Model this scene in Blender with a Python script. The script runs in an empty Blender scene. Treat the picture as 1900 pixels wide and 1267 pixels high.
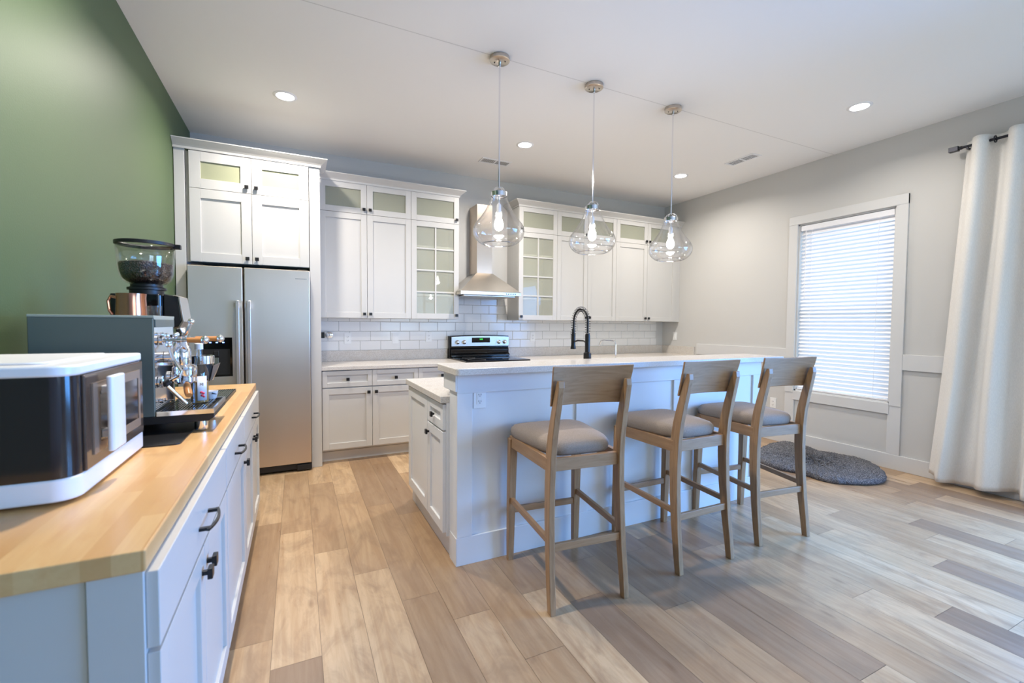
import bpy, bmesh, math, random
from mathutils import Vector, Matrix
random.seed(7)
PI = math.pi
S = bpy.context.scene
C = S.collection

# ------------------------------------------------------------------ camera
YAW, PITCH, ROLL = 0.4495, -0.0385, 0.0070
F = Vector((math.sin(YAW)*math.cos(PITCH), math.cos(YAW)*math.cos(PITCH), math.sin(PITCH)))
R0 = Vector((math.cos(YAW), -math.sin(YAW), 0)); U0 = R0.cross(F)
R1 = R0*math.cos(ROLL) + U0*math.sin(ROLL); U1 = -R0*math.sin(ROLL) + U0*math.cos(ROLL)
cd = bpy.data.cameras.new('camera'); cam = bpy.data.objects.new('camera', cd); C.objects.link(cam)
M = Matrix.Identity(4)
for i in range(3):
    M[i][0] = R1[i]; M[i][1] = U1[i]; M[i][2] = -F[i]
M[0][3], M[1][3], M[2][3] = 0.8702, -5.1011, 1.3201
cam.matrix_world = M
cd.sensor_width = 36; cd.lens = 829.86/1900*36; cd.clip_start = 0.05; cd.clip_end = 100
cd.dof.use_dof = True; cd.dof.focus_distance = 3.6; cd.dof.aperture_fstop = 3.2
S.camera = cam

# ------------------------------------------------------------------ world, light, exposure
S.view_settings.view_transform = 'Standard'; S.view_settings.look = 'None'
S.view_settings.gamma = 1; S.view_settings.use_curve_mapping = False
S.view_settings.exposure = 0.75
SKY = (0.42, 0.68, 1.0); SKY_STR = 2.0
W_REC, W_PEND, W_FILL = 20.5, 13.0, 22.0           # recessed cans, pendant bulbs, added unseen pendants (watts)
DOOR_W, WIN_W, REAR_W = 225.0, 1.7, 32.0
w = bpy.data.worlds.new('world'); S.world = w; w.use_nodes = True
bg = w.node_tree.nodes['Background']; bg.inputs[0].default_value = (*SKY, 1); bg.inputs[1].default_value = SKY_STR
S.cycles.sample_clamp_indirect = 6.0
S.cycles.max_bounces = 10; S.cycles.diffuse_bounces = 6; S.cycles.transparent_max_bounces = 24
S.cycles.caustics_reflective = False; S.cycles.caustics_refractive = False

def area(name, loc, direction, sx, sy, watts, col, spread=PI):
    l = bpy.data.lights.new(name, 'AREA'); l.shape = 'RECTANGLE'; l.size = sx; l.size_y = sy
    l.energy = watts; l.color = col; l.spread = spread
    o = bpy.data.objects.new(name, l); C.objects.link(o); o.location = loc
    o.rotation_euler = Vector(direction).to_track_quat('-Z', 'Y').to_euler()
    return o
# daylight entering by the sliding door, the blinded window and an added rear window (lamps stand outside the glass)
area('daylight_door', (6.05, -5.45, 1.25), (-1, 0.0, -0.60), 2.8, 2.1, DOOR_W, (0.10, 0.36, 1.0), math.radians(150))
area('daylight_window', (6.05, -2.45, 1.52), (-1, 0, 0), 0.85, 1.8, WIN_W, (0.75, 0.87, 1.0))
area('daylight_rear', (4.3, -8.75, 1.5), (-0.1, 1, 0), 2.3, 1.6, REAR_W, (0.62, 0.80, 1.0))

# ------------------------------------------------------------------ materials
def mat(name, col, rough=0.5, metal=0.0, spec=0.5, coat=0.0, emis=None, estr=0):
    m = bpy.data.materials.new(name); m.use_nodes = True
    b = m.node_tree.nodes['Principled BSDF']
    b.inputs['Base Color'].default_value = (*col, 1); b.inputs['Roughness'].default_value = rough
    b.inputs['Metallic'].default_value = metal; b.inputs['Specular IOR Level'].default_value = spec
    b.inputs['Coat Weight'].default_value = coat
    if emis: b.inputs['Emission Color'].default_value = (*emis, 1); b.inputs['Emission Strength'].default_value = estr
    return m
class N:
    def __init__(s, m): s.t = m.node_tree; s.b = s.t.nodes['Principled BSDF']
    def n(s, typ, **kw):
        x = s.t.nodes.new(typ)
        for k, v in kw.items(): setattr(x, k, v)
        return x
    def l(s, a, b): s.t.links.new(a, b)
    def math(s, op, a, b=None, c=None):
        x = s.n('ShaderNodeMath', operation=op)
        for i, v in enumerate((a, b, c)):
            if v is None: continue
            if isinstance(v, (int, float)): x.inputs[i].default_value = v
            else: s.l(v, x.inputs[i])
        return x.outputs[0]
    def pos(s):
        return s.n('ShaderNodeTexCoord').outputs['Object']
    def sep(s, v):
        x = s.n('ShaderNodeSeparateXYZ'); s.l(v, x.inputs[0]); return x.outputs
    def comb(s, a, b, c):
        x = s.n('ShaderNodeCombineXYZ')
        for i, v in enumerate((a, b, c)):
            if isinstance(v, (int, float)): x.inputs[i].default_value = v
            else: s.l(v, x.inputs[i])
        return x.outputs[0]
    def noise(s, vec, scale, detail=3, rough=.5, dist=0):
        x = s.n('ShaderNodeTexNoise'); s.l(vec, x.inputs['Vector'])
        x.inputs['Scale'].default_value = scale; x.inputs['Detail'].default_value = detail
        x.inputs['Roughness'].default_value = rough; x.inputs['Distortion'].default_value = dist
        return x.outputs['Fac']
    def ramp(s, fac, stops, interp='LINEAR'):
        x = s.n('ShaderNodeValToRGB'); s.l(fac, x.inputs[0]); x.color_ramp.interpolation = interp
        e = x.color_ramp.elements
        while len(e) < len(stops): e.new(0.5)
        for i, (p, c) in enumerate(stops): e[i].position = p; e[i].color = (*c, 1)
        return x.outputs[0]
    def mix(s, fac, a, b, mode='MIX'):
        x = s.n('ShaderNodeMix', data_type='RGBA', blend_type=mode)
        for i, v in ((0, fac), (6, a), (7, b)):
            if isinstance(v, (int, float)): x.inputs[i].default_value = v
            elif isinstance(v, tuple): x.inputs[i].default_value = (*v, 1)
            else: s.l(v, x.inputs[i])
        return x.outputs[2]
    def bump(s, h, strength=.2, dist=.01):
        x = s.n('ShaderNodeBump'); s.l(h, x.inputs['Height']); x.inputs['Strength'].default_value = strength
        x.inputs['Distance'].default_value = dist; s.l(x.outputs[0], s.b.inputs['Normal'])
    def color(s, c): s.l(c, s.b.inputs['Base Color'])
def scaled(nn, vec, sx, sy, sz):
    x = nn.n('ShaderNodeMapping'); nn.l(vec, x.inputs[0]); x.inputs['Scale'].default_value = (sx, sy, sz); return x.outputs[0]

def sp(*c):  # sRGB 0-255 -> linear
    return tuple((v/255/12.92 if v/255 <= .04045 else ((v/255+.055)/1.055)**2.4) for v in c)
MW = {}
MW['cab'] = mat('white_cabinet_paint', sp(201, 199, 195), .35)
MW['cab_in'] = mat('cabinet_interior', sp(238, 238, 218), .5)
MW['wallw'] = mat('white_wall_paint', sp(203, 202, 199), .6)
MW['trim'] = mat('white_trim_paint', sp(214, 214, 213), .35)
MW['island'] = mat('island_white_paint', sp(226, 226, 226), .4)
MW['black'] = mat('matte_black_metal', sp(24, 24, 26), .35, .2)
MW['blackgloss'] = mat('gloss_black', sp(10, 11, 14), .08)
MW['blackplastic'] = mat('black_plastic', sp(26, 26, 28), .4)
MW['dark'] = mat('dark_void', sp(20, 20, 20), .8)
MW['chrome'] = mat('chrome', (.86, .86, .88), .08, 1)
MW['nickel'] = mat('brushed_nickel', sp(205, 196, 186), .28, 1)
MW['whiteplastic'] = mat('white_plastic', sp(238, 238, 240), .3)
MW['plate'] = mat('outlet_plastic', sp(240, 240, 238), .35)
MW['slot'] = mat('outlet_slot', sp(60, 60, 62), .5)
MW['copper'] = mat('copper', sp(200, 140, 112), .18, 1)
MW['woodknob'] = mat('warm_turned_wood', sp(196, 128, 66), .35)
MW['beans'] = mat('roasted_beans', sp(60, 32, 26), .4)
MW['grey'] = mat('grey_enamel', sp(104, 112, 106), .38, .3)
MW['greylt'] = mat('pale_grey_enamel', sp(172, 176, 164), .35, .2)
MW['bulb'] = mat('lit_bulb', (1, 1, 1), .5, emis=(1, .97, .93), estr=22)
MW['can'] = mat('lit_can_lens', (1, 1, 1), .5, emis=(1, .97, .93), estr=14)
MW['green_led'] = mat('green_led', (0, .1, 0), .5, emis=(.05, 1, .08), estr=1.2)
MW['blue_led'] = mat('blue_led', (0, 0, .1), .5, emis=(.12, .25, 1), estr=5)
MW['label'] = mat('paper_label', sp(232, 232, 238), .6)
MW['pink'] = mat('pink_ink', sp(222, 70, 90), .6)
MW['ink'] = mat('dark_ink', sp(40, 40, 48), .6)
MW['amber'] = mat('syrup', sp(190, 150, 90), .2)
MW['slat'] = mat('blind_vinyl', sp(240, 240, 244), .4)
MW['rod'] = mat('dark_bronze_rod', sp(34, 36, 44), .35, .6)
MW['vent'] = mat('vent_dark', sp(120, 118, 118), .7)

def glass_mat(name, base=.05, top=.7, tint=(1, 1, 1), rough=.0, power=4.0):
    m = bpy.data.materials.new(name); m.use_nodes = True; t = m.node_tree; t.nodes.clear()
    o = t.nodes.new('ShaderNodeOutputMaterial'); mx = t.nodes.new('ShaderNodeMixShader')
    tr = t.nodes.new('ShaderNodeBsdfTransparent'); tr.inputs[0].default_value = (*tint, 1)
    gl = t.nodes.new('ShaderNodeBsdfGlossy'); gl.inputs['Roughness'].default_value = rough
    lw = t.nodes.new('ShaderNodeLayerWeight'); lw.inputs[0].default_value = .5
    p = t.nodes.new('ShaderNodeMath'); p.operation = 'POWER'; p.inputs[1].default_value = power
    q = t.nodes.new('ShaderNodeMath'); q.operation = 'MULTIPLY_ADD'; q.inputs[1].default_value = top; q.inputs[2].default_value = base
    t.links.new(lw.outputs['Facing'], p.inputs[0]); t.links.new(p.outputs[0], q.inputs[0]); t.links.new(q.outputs[0], mx.inputs[0])
    t.links.new(tr.outputs[0], mx.inputs[1]); t.links.new(gl.outputs[0], mx.inputs[2]); t.links.new(mx.outputs[0], o.inputs[0])
    return m
MW['glass'] = glass_mat('clear_pane', .04, .6, (.98, .99, .975))
def haze(name, amt, col):
    m = glass_mat(name, .03, .5); t = m.node_tree; o = [k for k in t.nodes if k.type == 'OUTPUT_MATERIAL'][0]
    mx = [k for k in t.nodes if k.type == 'MIX_SHADER'][0]; d = t.nodes.new('ShaderNodeBsdfDiffuse'); d.inputs[0].default_value = (*col, 1)
    m2 = t.nodes.new('ShaderNodeMixShader'); m2.inputs[0].default_value = amt
    t.links.new(mx.outputs[0], m2.inputs[1]); t.links.new(d.outputs[0], m2.inputs[2]); t.links.new(m2.outputs[0], o.inputs[0]); return m
MW['frosted'] = haze('frosted_cabinet_glass', .85, sp(176, 178, 148))
MW['bright_top'] = haze('brightened_cabinet_glass', .45, sp(190, 191, 172))  # diffuse haze on clear glass stands in for light missing inside the cabinets
MW['bright_divided'] = haze('divided_door_glass', .34, sp(206, 207, 192))  # clear divided panes, brightness likewise painted in by haze
MW['shade'] = glass_mat('pendant_glass', .045, .6, (.992, .992, .994), .02, 3.0)
MW['rimglass'] = glass_mat('thick_glass_rim', .45, .5, (.98, .98, .98), .05, 2)
MW['hopper'] = glass_mat('hopper_plastic', .08, .5, (.93, .93, .92), .05)
MW['smoke'] = glass_mat('smoked_glass', .06, .6, (.20, .17, .16), .03)

# brushed stainless
def steel(name, col, rough=.3, vertical=True):
    m = mat(name, col, rough, 1); n = N(m); p = n.pos()
    v = scaled(n, p, 260 if vertical else 3, 260, 3 if vertical else 260)
    f = n.noise(v, 1.0, 2); g = n.noise(scaled(n, p, 3, 3, 2), 1, 2)
    n.b.inputs['Anisotropic'].default_value = .75 if vertical else .3
    tg = n.n('ShaderNodeTangent', direction_type='RADIAL', axis='Z'); n.l(tg.outputs[0], n.b.inputs['Tangent'])
    r = n.math('MULTIPLY_ADD', g, .22, rough - .09); n.l(r, n.b.inputs['Roughness']); n.bump(f, .05, .002)
    return m
MW['steel'] = steel('stainless_steel', sp(222, 207, 190), .36, True)
MW['steel2'] = steel('stainless_hood', sp(196, 192, 186), .3, False)

# walls: faint roller texture
def paint_bump(m, s=90, st=.03):
    n = N(m); n.bump(n.noise(n.pos(), s, 3), st, .003)
for k in ('wallw',): paint_bump(MW[k])
MW['green'] = mat('green_wall_paint', sp(74, 93, 58), .50, spec=.6); paint_bump(MW['green'], 140, .12)
m = MW['ceil'] = mat('ceiling_paint', sp(244, 242, 240), .7); n = N(m)
x, y, z = n.sep(n.pos())
seam = n.math('LESS_THAN', n.math('ABSOLUTE', n.math('ADD', y, 2.34)), .0035)     # drywall joint showing as a hairline
n.color(n.mix(n.math('MULTIPLY', seam, .28), sp(244, 242, 240), sp(120, 116, 112)))

# plank floor
m = MW['floor'] = mat('oak_plank_floor', (.5, .4, .3), .30); n = N(m); x, y, z = n.sep(n.pos())
at = n.n('ShaderNodeAttribute'); at.attribute_name = 'plank'; t0, t1, t2 = n.sep(at.outputs['Vector'])
tone = n.ramp(t0, [(0, sp(150, 125, 101)), (.25, sp(170, 141, 109)), (.5, sp(185, 155, 120)), (.75, sp(201, 171, 134)), (1, sp(211, 183, 147))])
sh = n.comb(n.math('ADD', x, n.math('MULTIPLY', t1, 37)), n.math('ADD', y, n.math('MULTIPLY', t1, 91)), 0)
grain = n.noise(scaled(n, sh, 24, 1.5, 1), 1.0, 6, .6, 1.0)
fine = n.noise(scaled(n, sh, 160, 6, 1), 1.0, 3)
cloud = n.noise(scaled(n, sh, 7, 2.6, 1), 1.0, 5, .65, 1.6)
c1 = n.mix(n.ramp(grain, [(.36, (1, 1, 1)), (.62, (0, 0, 0))]), tone, n.mix(.42, tone, sp(196, 170, 145), 'MULTIPLY'))
c2 = n.mix(n.math('MULTIPLY', n.ramp(cloud, [(.45, (0, 0, 0)), (.68, (1, 1, 1))]), .5), c1, sp(136, 108, 84))
c3 = n.mix(n.math('MULTIPLY', fine, .10), c2, sp(118, 94, 74))
kn = n.n('ShaderNodeTexVoronoi'); n.l(scaled(n, sh, 4.4, 1.5, 1), kn.inputs['Vector']); kn.inputs['Scale'].default_value = 1
kmask = n.math('MULTIPLY', n.ramp(kn.outputs['Distance'], [(.015, (1, 1, 1)), (.075, (0, 0, 0))]), n.ramp(grain, [(.35, (0, 0, 0)), (.5, (1, 1, 1))]))
c3b = n.mix(n.math('MULTIPLY', kmask, .6), c3, sp(120, 88, 62))
n.color(n.mix(t2, sp(96, 76, 60), c3b))
n.l(n.math('MULTIPLY_ADD', grain, .18, .22), n.b.inputs['Roughness'])
n.bump(grain, .05, .002)

# butcher block
m = MW['butcher'] = mat('butcher_block', (.7, .5, .3), .3); n = N(m); x, y, z = n.sep(n.pos())
bu = n.math('DIVIDE', n.math('ADD', x, 5), .041); br = n.math('FLOOR', bu)
wn = n.n('ShaderNodeTexWhiteNoise', noise_dimensions='1D'); n.l(br, wn.inputs['W'])
bv = n.math('DIVIDE', n.math('ADD', n.math('ADD', y, 40), n.math('MULTIPLY', wn.outputs['Value'], 1.1)), .62); bc = n.math('FLOOR', bv)
wn2 = n.n('ShaderNodeTexWhiteNoise', noise_dimensions='2D'); n.l(n.comb(br, bc, 0), wn2.inputs['Vector'])
tone = n.ramp(wn2.outputs['Value'], [(0, sp(208, 160, 104)), (.5, sp(220, 176, 120)), (1, sp(228, 190, 136))])
sh = n.comb(n.math('ADD', x, n.math('MULTIPLY', wn2.outputs['Value'], 37)), n.math('ADD', y, n.math('MULTIPLY', wn2.outputs['Value'], 91)), z)
g = n.noise(scaled(n, sh, 30, 3, 30), 1.0, 5, .6, 1.5); cl = n.noise(scaled(n, sh, 6, 3, 6), 1.0, 3, .5, 2)
c1 = n.mix(n.math('MULTIPLY', n.ramp(g, [(.4, (0, 0, 0)), (.7, (1, 1, 1))]), .30), tone, sp(206, 152, 96))
n.color(n.mix(n.math('MULTIPLY', n.ramp(cl, [(.55, (0, 0, 0)), (.72, (1, 1, 1))]), .30), c1, sp(200, 140, 84)))

# speckled quartz
m = MW['quartz'] = mat('speckled_quartz', (.7, .68, .64), .22); n = N(m); p = n.pos()
a1 = n.noise(p, 160, 2, .6); a2 = n.noise(p, 14, 5, .65, .8)
c1 = n.mix(n.ramp(a1, [(.38, (0, 0, 0)), (.62, (1, 1, 1))]), sp(198, 190, 181), sp(218, 213, 206))
n.color(n.mix(n.math('MULTIPLY', n.ramp(a2, [(.52, (0, 0, 0)), (.68, (1, 1, 1))]), .4), c1, sp(196, 184, 170)))
# subway tile
m = MW['tile'] = mat('white_subway_tile', (.8, .8, .8), .12); n = N(m); x, y, z = n.sep(n.pos())
TW, TH = .2165, .1045
tv = n.math('DIVIDE', n.math('SUBTRACT', z, 1.025), TH); tr = n.math('FLOOR', tv)
par = n.math('MULTIPLY', n.math('ABSOLUTE', n.math('MODULO', tr, 2)), .5)
tu = n.math('ADD', n.math('DIVIDE', n.math('SUBTRACT', x, 1.277 - 20*TW), TW), par)
fu = n.math('FRACT', tu); fv = n.math('FRACT', tv)
eu = n.math('MULTIPLY', n.math('MINIMUM', fu, n.math('SUBTRACT', 1, fu)), TW)
ev = n.math('MULTIPLY', n.math('MINIMUM', fv, n.math('SUBTRACT', 1, fv)), TH)
e = n.math('MINIMUM', eu, ev); g = n.math('LESS_THAN', e, .0013)
n.color(n.mix(g, sp(234, 233, 231), sp(150, 148, 146)))
n.bump(n.math('ADD', n.math('MINIMUM', e, .006), n.math('MULTIPLY', n.noise(n.pos(), 14, 2), .0010)), .5, 1.0)
# stool wood
m = MW['stool'] = mat('weathered_oak', (.4, .3, .2), .42); n = N(m); p = n.pos()
g = n.noise(scaled(n, p, 60, 60, 5), 1, 5, .6, .8)
n.color(n.ramp(g, [(.3, sp(142, 109, 78)), (.5, sp(162, 127, 92)), (.7, sp(176, 142, 106))])); n.bump(g, .08, .002)
m = MW['stoolback'] = mat('weathered_oak_panel', (.4, .3, .2), .4); n = N(m); p = n.pos()
g = n.noise(scaled(n, p, 5, 40, 60), 1, 5, .6, .8)
n.color(n.ramp(g, [(.3, sp(150, 115, 80)), (.5, sp(163, 128, 94)), (.7, sp(172, 137, 102))]))
m = m = MW['stoolrail'] = mat('weathered_oak_rail', (.4, .3, .2), .4); n = N(m); p = n.pos()
g = n.noise(scaled(n, p, 40, 5, 60), 1, 5, .6, .8)
n.color(n.ramp(g, [(.3, sp(150, 115, 82)), (.5, sp(160, 125, 91)), (.7, sp(170, 136, 101))]))
m = MW['seat'] = mat('taupe_linen', sp(140, 126, 114), .85); n = N(m); p = n.pos()
g = n.noise(p, 420, 2); n.color(n.ramp(g, [(.35, sp(132, 118, 106)), (.65, sp(158, 144, 132))])); n.bump(g, .25, .002)
m = MW['curtain'] = mat('linen_curtain', sp(226, 219, 210), .85); n = N(m); p = n.pos()
g = n.noise(scaled(n, p, 300, 300, 60), 1, 2); n.color(n.ramp(g, [(.35, sp(224, 221, 216)), (.65, sp(232, 229, 224))])); n.bump(g, .15, .002)
n.b.inputs['Transmission Weight'].default_value = 0
m = MW['rug'] = mat('grey_shag', sp(92, 92, 96), .95); n = N(m); p = n.pos()
g = n.noise(p, 130, 3, .7); n.color(n.ramp(g, [(.34, sp(58, 58, 62)), (.52, sp(104, 103, 106)), (.68, sp(168, 166, 166))])); n.bump(g, .9, .01)

# ------------------------------------------------------------------ mesh helpers
class B:
    def __init__(s): s.bm = bmesh.new()
    def box(s, x0, x1, y0, y1, z0, z1):
        v = [s.bm.verts.new((x, y, z)) for x in (min(x0, x1), max(x0, x1)) for y in (min(y0, y1), max(y0, y1)) for z in (min(z0, z1), max(z0, z1))]
        for f in ((0, 1, 3, 2), (4, 6, 7, 5), (0, 4, 5, 1), (2, 3, 7, 6), (0, 2, 6, 4), (1, 5, 7, 3)):
            s.bm.faces.new([v[i] for i in f])
        return s
    def rbox(s, x0, x1, y0, y1, z0, z1, r=.01, seg=3, axes='z'):   # box with rounded vertical edges
        pts = []
        for cx, cy, a0 in ((x1-r, y1-r, 0), (x0+r, y1-r, 90), (x0+r, y0+r, 180), (x1-r, y0+r, 270)):
            for k in range(seg+1):
                a = math.radians(a0 + 90*k/seg); pts.append((cx+r*math.cos(a), cy+r*math.sin(a)))
        return s.prism(pts, z0, z1)
    def prism(s, pts, z0, z1, axis='z'):
        f = {'z': lambda a, b, c: (a, b, c), 'y': lambda a, b, c: (a, c, b), 'x': lambda a, b, c: (c, a, b)}[axis]
        lo = [s.bm.verts.new(f(a, b, z0)) for a, b in pts]; hi = [s.bm.verts.new(f(a, b, z1)) for a, b in pts]
        s.bm.faces.new(lo[::-1]); s.bm.faces.new(hi); k = len(pts)
        for i in range(k): s.bm.faces.new((lo[i], lo[(i+1) % k], hi[(i+1) % k], hi[i]))
        return s
    def lathe(s, prof, cx, cy, cz=0, seg=32, cap=True, axis='z', ang=0):
        fn = {'z': lambda r, a, h: (cx+r*math.cos(a), cy+r*math.sin(a), cz+h),
              'y': lambda r, a, h: (cx+r*math.cos(a), cy+h, cz+r*math.sin(a)),
              'x': lambda r, a, h: (cx+h, cy+r*math.cos(a), cz+r*math.sin(a))}[axis]
        rings = [[s.bm.verts.new(fn(max(r, 1e-4), 2*PI*k/seg+ang, h)) for k in range(seg)] for r, h in prof]
        for a, b in zip(rings, rings[1:]):
            for k in range(seg): s.bm.faces.new((a[k], a[(k+1) % seg], b[(k+1) % seg], b[k]))
        if cap: s.bm.faces.new(rings[0][::-1]); s.bm.faces.new(rings[-1])
        return s
    def tube(s, pts, r, seg=10, cap=True):
        pts = [Vector(p) for p in pts]; rings = []; up = None
        for i, p in enumerate(pts):
            d = (pts[min(i+1, len(pts)-1)] - pts[max(i-1, 0)]).normalized()
            if up is None: up = Vector((0, 0, 1)) if abs(d.z) < .9 else Vector((1, 0, 0))
            a = d.cross(up).normalized(); b = a.cross(d).normalized(); up = b
            rr = r[i] if isinstance(r, (list, tuple)) else r
            rings.append([s.bm.verts.new(p + a*rr*math.cos(2*PI*k/seg) + b*rr*math.sin(2*PI*k/seg)) for k in range(seg)])
        for A, Bq in zip(rings, rings[1:]):
            for k in range(seg): s.bm.faces.new((A[k], A[(k+1) % seg], Bq[(k+1) % seg], Bq[k]))
        if cap: s.bm.faces.new(rings[0][::-1]); s.bm.faces.new(rings[-1])
        return s
    def loft(s, st):   # stations (x,y,z,wx,wy): horizontal rectangles
        rings = [[s.bm.verts.new((x+sx*wx/2, y+sy*wy/2, z)) for sx, sy in ((-1, -1), (1, -1), (1, 1), (-1, 1))] for x, y, z, wx, wy in st]
        for a, b in zip(rings, rings[1:]):
            for k in range(4): s.bm.faces.new((a[k], a[(k+1) % 4], b[(k+1) % 4], b[k]))
        s.bm.faces.new(rings[0][::-1]); s.bm.faces.new(rings[-1]); return s
    def bar(s, p0, p1, w, h):   # rectangular bar between two points (w horizontal, h vertical)
        p0, p1 = Vector(p0), Vector(p1); d = (p1-p0).normalized(); a = d.cross(Vector((0, 0, 1)))
        a = a.normalized() if a.length > 1e-4 else Vector((1, 0, 0)); b = a.cross(d).normalized()
        R = [[s.bm.verts.new(p + a*w/2*i + b*h/2*j) for i, j in ((-1, -1), (1, -1), (1, 1), (-1, 1))] for p in (p0, p1)]
        for k in range(4): s.bm.faces.new((R[0][k], R[0][(k+1) % 4], R[1][(k+1) % 4], R[1][k]))
        s.bm.faces.new(R[0][::-1]); s.bm.faces.new(R[1]); return s
    def sphere(s, c, r, seg=16, sz=1):
        prof = [(r*math.sin(PI*k/10), -r*sz*math.cos(PI*k/10)) for k in range(11)]
        return s.lathe(prof, c[0], c[1], c[2], seg)
def obj(name, b, m, parent=None, bevel=0, smooth=False, fn=None, solid=0, sub=0):
    bm = b.bm
    if fn:
        for v in bm.verts: v.co = fn(*v.co)
    if parent is not None:
        q = parent; off = Vector((0, 0, 0))
        while q is not None: off += q.location; q = q.parent
        for v in bm.verts: v.co -= off
    bmesh.ops.recalc_face_normals(bm, faces=bm.faces)
    me = bpy.data.meshes.new(name); bm.to_mesh(me); bm.free()
    me.materials.append(MW[m] if isinstance(m, str) else m)
    o = bpy.data.objects.new(name, me); C.objects.link(o); o.parent = parent
    if smooth:
        for p in me.polygons: p.use_smooth = True
        if smooth != 'all': me.set_sharp_from_angle(angle=math.radians(35))
    if solid: k = o.modifiers.new('thickness', 'SOLIDIFY'); k.thickness = solid; k.offset = 0
    if bevel: k = o.modifiers.new('bevel', 'BEVEL'); k.width = bevel; k.segments = 2; k.limit_method = 'ANGLE'
    if sub: k = o.modifiers.new('sub', 'SUBSURF'); k.levels = sub; k.render_levels = sub
    return o
def tag(o, label=None, cat=None, group=None, kind=None):
    for k, v in (('label', label), ('category', cat), ('group', group), ('kind', kind)):
        if v: o[k] = v
    return o
def thing(name, loc, label, cat, group=None):
    o = bpy.data.objects.new(name, None); C.objects.link(o); o.location = loc; o.empty_display_size = .1
    return tag(o, label, cat, group)
def struct(name, b, m, parent=None, **k):
    o = obj(name, b, m, parent, **k)
    if parent is None: o['kind'] = 'structure'
    return o
def copy_tree(o, parent=None):
    kids = [c for c in o.children]
    c = o.copy(); C.objects.link(c); c.parent = parent
    for ch in kids: copy_tree(ch, c)
    return c

# ------------------------------------------------------------------ the room
W, H, YR = 5.853, 3.0776, -8.6
PWD, PLN = .1805, 1.210
OV = {0: (-3.222, {0: .86, -1: .05, 1: .45}), -1: (-3.034, {0: .28, -1: .70}), 1: (-2.357, {-1: .84, 0: .36}), 2: (-2.678, {-1: .78, 0: .52, 1: .8}), 3: (-3.005, {0: .30, -1: .22}),
      4: (-3.237, {0: .26, -1: .62}), 5: (-3.584, {0: .34, -1: .40}), 6: (-3.20, {-1: .82, 0: .2}), 7: (-3.35, {-1: .02, 0: .3}), 8: (-3.05, {-1: .3}), 9: (-3.588, {-1: .35, 0: .1}), 10: (-3.1, {-1: .08, 0: .12}),
      11: (-4.211, {0: .1, -1: .7}), 12: (-3.25, {-1: .45, 0: .1}), 13: (-3.261, {-1: .6, 0: .3}), 14: (-3.908, {-1: .85, 0: .55}), 15: (-4.15, {-1: .0, 0: .6}), 18: (-3.934, {-1: .0, 0: .7}), 21: (-3.598, {-1: .02, 0: .6}), 22: (-4.0, {0: .6})}
fbm = B(); fbm.box(-.12, W+.12, YR-.1, .12, -.1, -.0016)
faces = []; rr = random.Random(21)
for k in range(-5, 30):
    xa_, xb_ = .768+PWD*k, .768+PWD*(k+1)
    if xb_ < 0 or xa_ > W+.13: continue
    off, tones = OV.get(k, (rr.uniform(-3, -1.8), {}))
    for j in range(-7, 5):
        ya_, yb_ = off+PLN*j, off+PLN*(j+1)
        if yb_ < YR or ya_ > .1: continue
        g_ = .0007
        vs = [fbm.bm.verts.new(p) for p in ((xa_+g_, max(ya_, YR)+g_, 0), (min(xb_, W+.12)-g_, max(ya_, YR)+g_, 0), (min(xb_, W+.12)-g_, min(yb_, .1)-g_, 0), (xa_+g_, min(yb_, .1)-g_, 0))]
        fbm.bm.faces.new(vs); faces.append((tones.get(j, rr.random()), rr.random()))
fl_ = struct('floor', fbm, 'floor')
at_ = fl_.data.attributes.new('plank', 'FLOAT_VECTOR', 'FACE')
for i in range(len(fl_.data.polygons)):
    at_.data[i].vector = (0, 0, 0) if i < 6 else (faces[i-6][0], faces[i-6][1], 1)
struct('ceiling', B().box(-.12, W+.12, YR-.1, .12, H, H+.12), 'ceil')
struct('wall_left', B().box(-.12, 0, YR, 0, 0, H), 'green')
struct('wall_back', B().box(-.12, W+.12, 0, .12, 0, H), 'wallw')
WY0, WY1, WZ0, WZ1 = -2.8966, -2.0025, .608, 2.4313     # window opening
DY0, DY1, DZ1 = -6.95, -3.98, 2.40                      # sliding door opening
wb = B()
wb.box(W, W+.14, WY1, 0, 0, H).box(W, W+.14, DY1, WY0, 0, H).box(W, W+.14, YR, DY0, 0, H)
wb.box(W, W+.14, WY0, WY1, 0, WZ0).box(W, W+.14, WY0, WY1, WZ1, H).box(W, W+.14, DY0, DY1, DZ1, H)
struct('wall_right', wb, 'wallw')
RX0, RX1, RZ0, RZ1 = 3.1, 5.5, .7, 2.3                  # rear window opening, added behind the camera for daylight
wb = B(); wb.box(0, RX0, YR-.12, YR, 0, H).box(RX1, W, YR-.12, YR, 0, H).box(RX0, RX1, YR-.12, YR, 0, RZ0).box(RX0, RX1, YR-.12, YR, RZ1, H)
struct('wall_rear', wb, 'wallw')
# rear window, unseen, added to let in daylight
fb = B()
for a, b_ in ((RX0, RX0+.06), ((RX0+RX1)/2-.03, (RX0+RX1)/2+.03), (RX1-.06, RX1)): fb.box(a, b_, YR-.09, YR-.03, RZ0, RZ1)
for a, b_ in ((RZ0, RZ0+.06), (RZ1-.06, RZ1)): fb.box(RX0, RX1, YR-.09, YR-.03, a, b_)
fr = struct('window_2', fb, 'trim', bevel=.002)
obj('pane', B().box(RX0+.05, RX1-.05, YR-.062, YR-.058, RZ0+.05, RZ1-.05), 'glass', fr)

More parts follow.
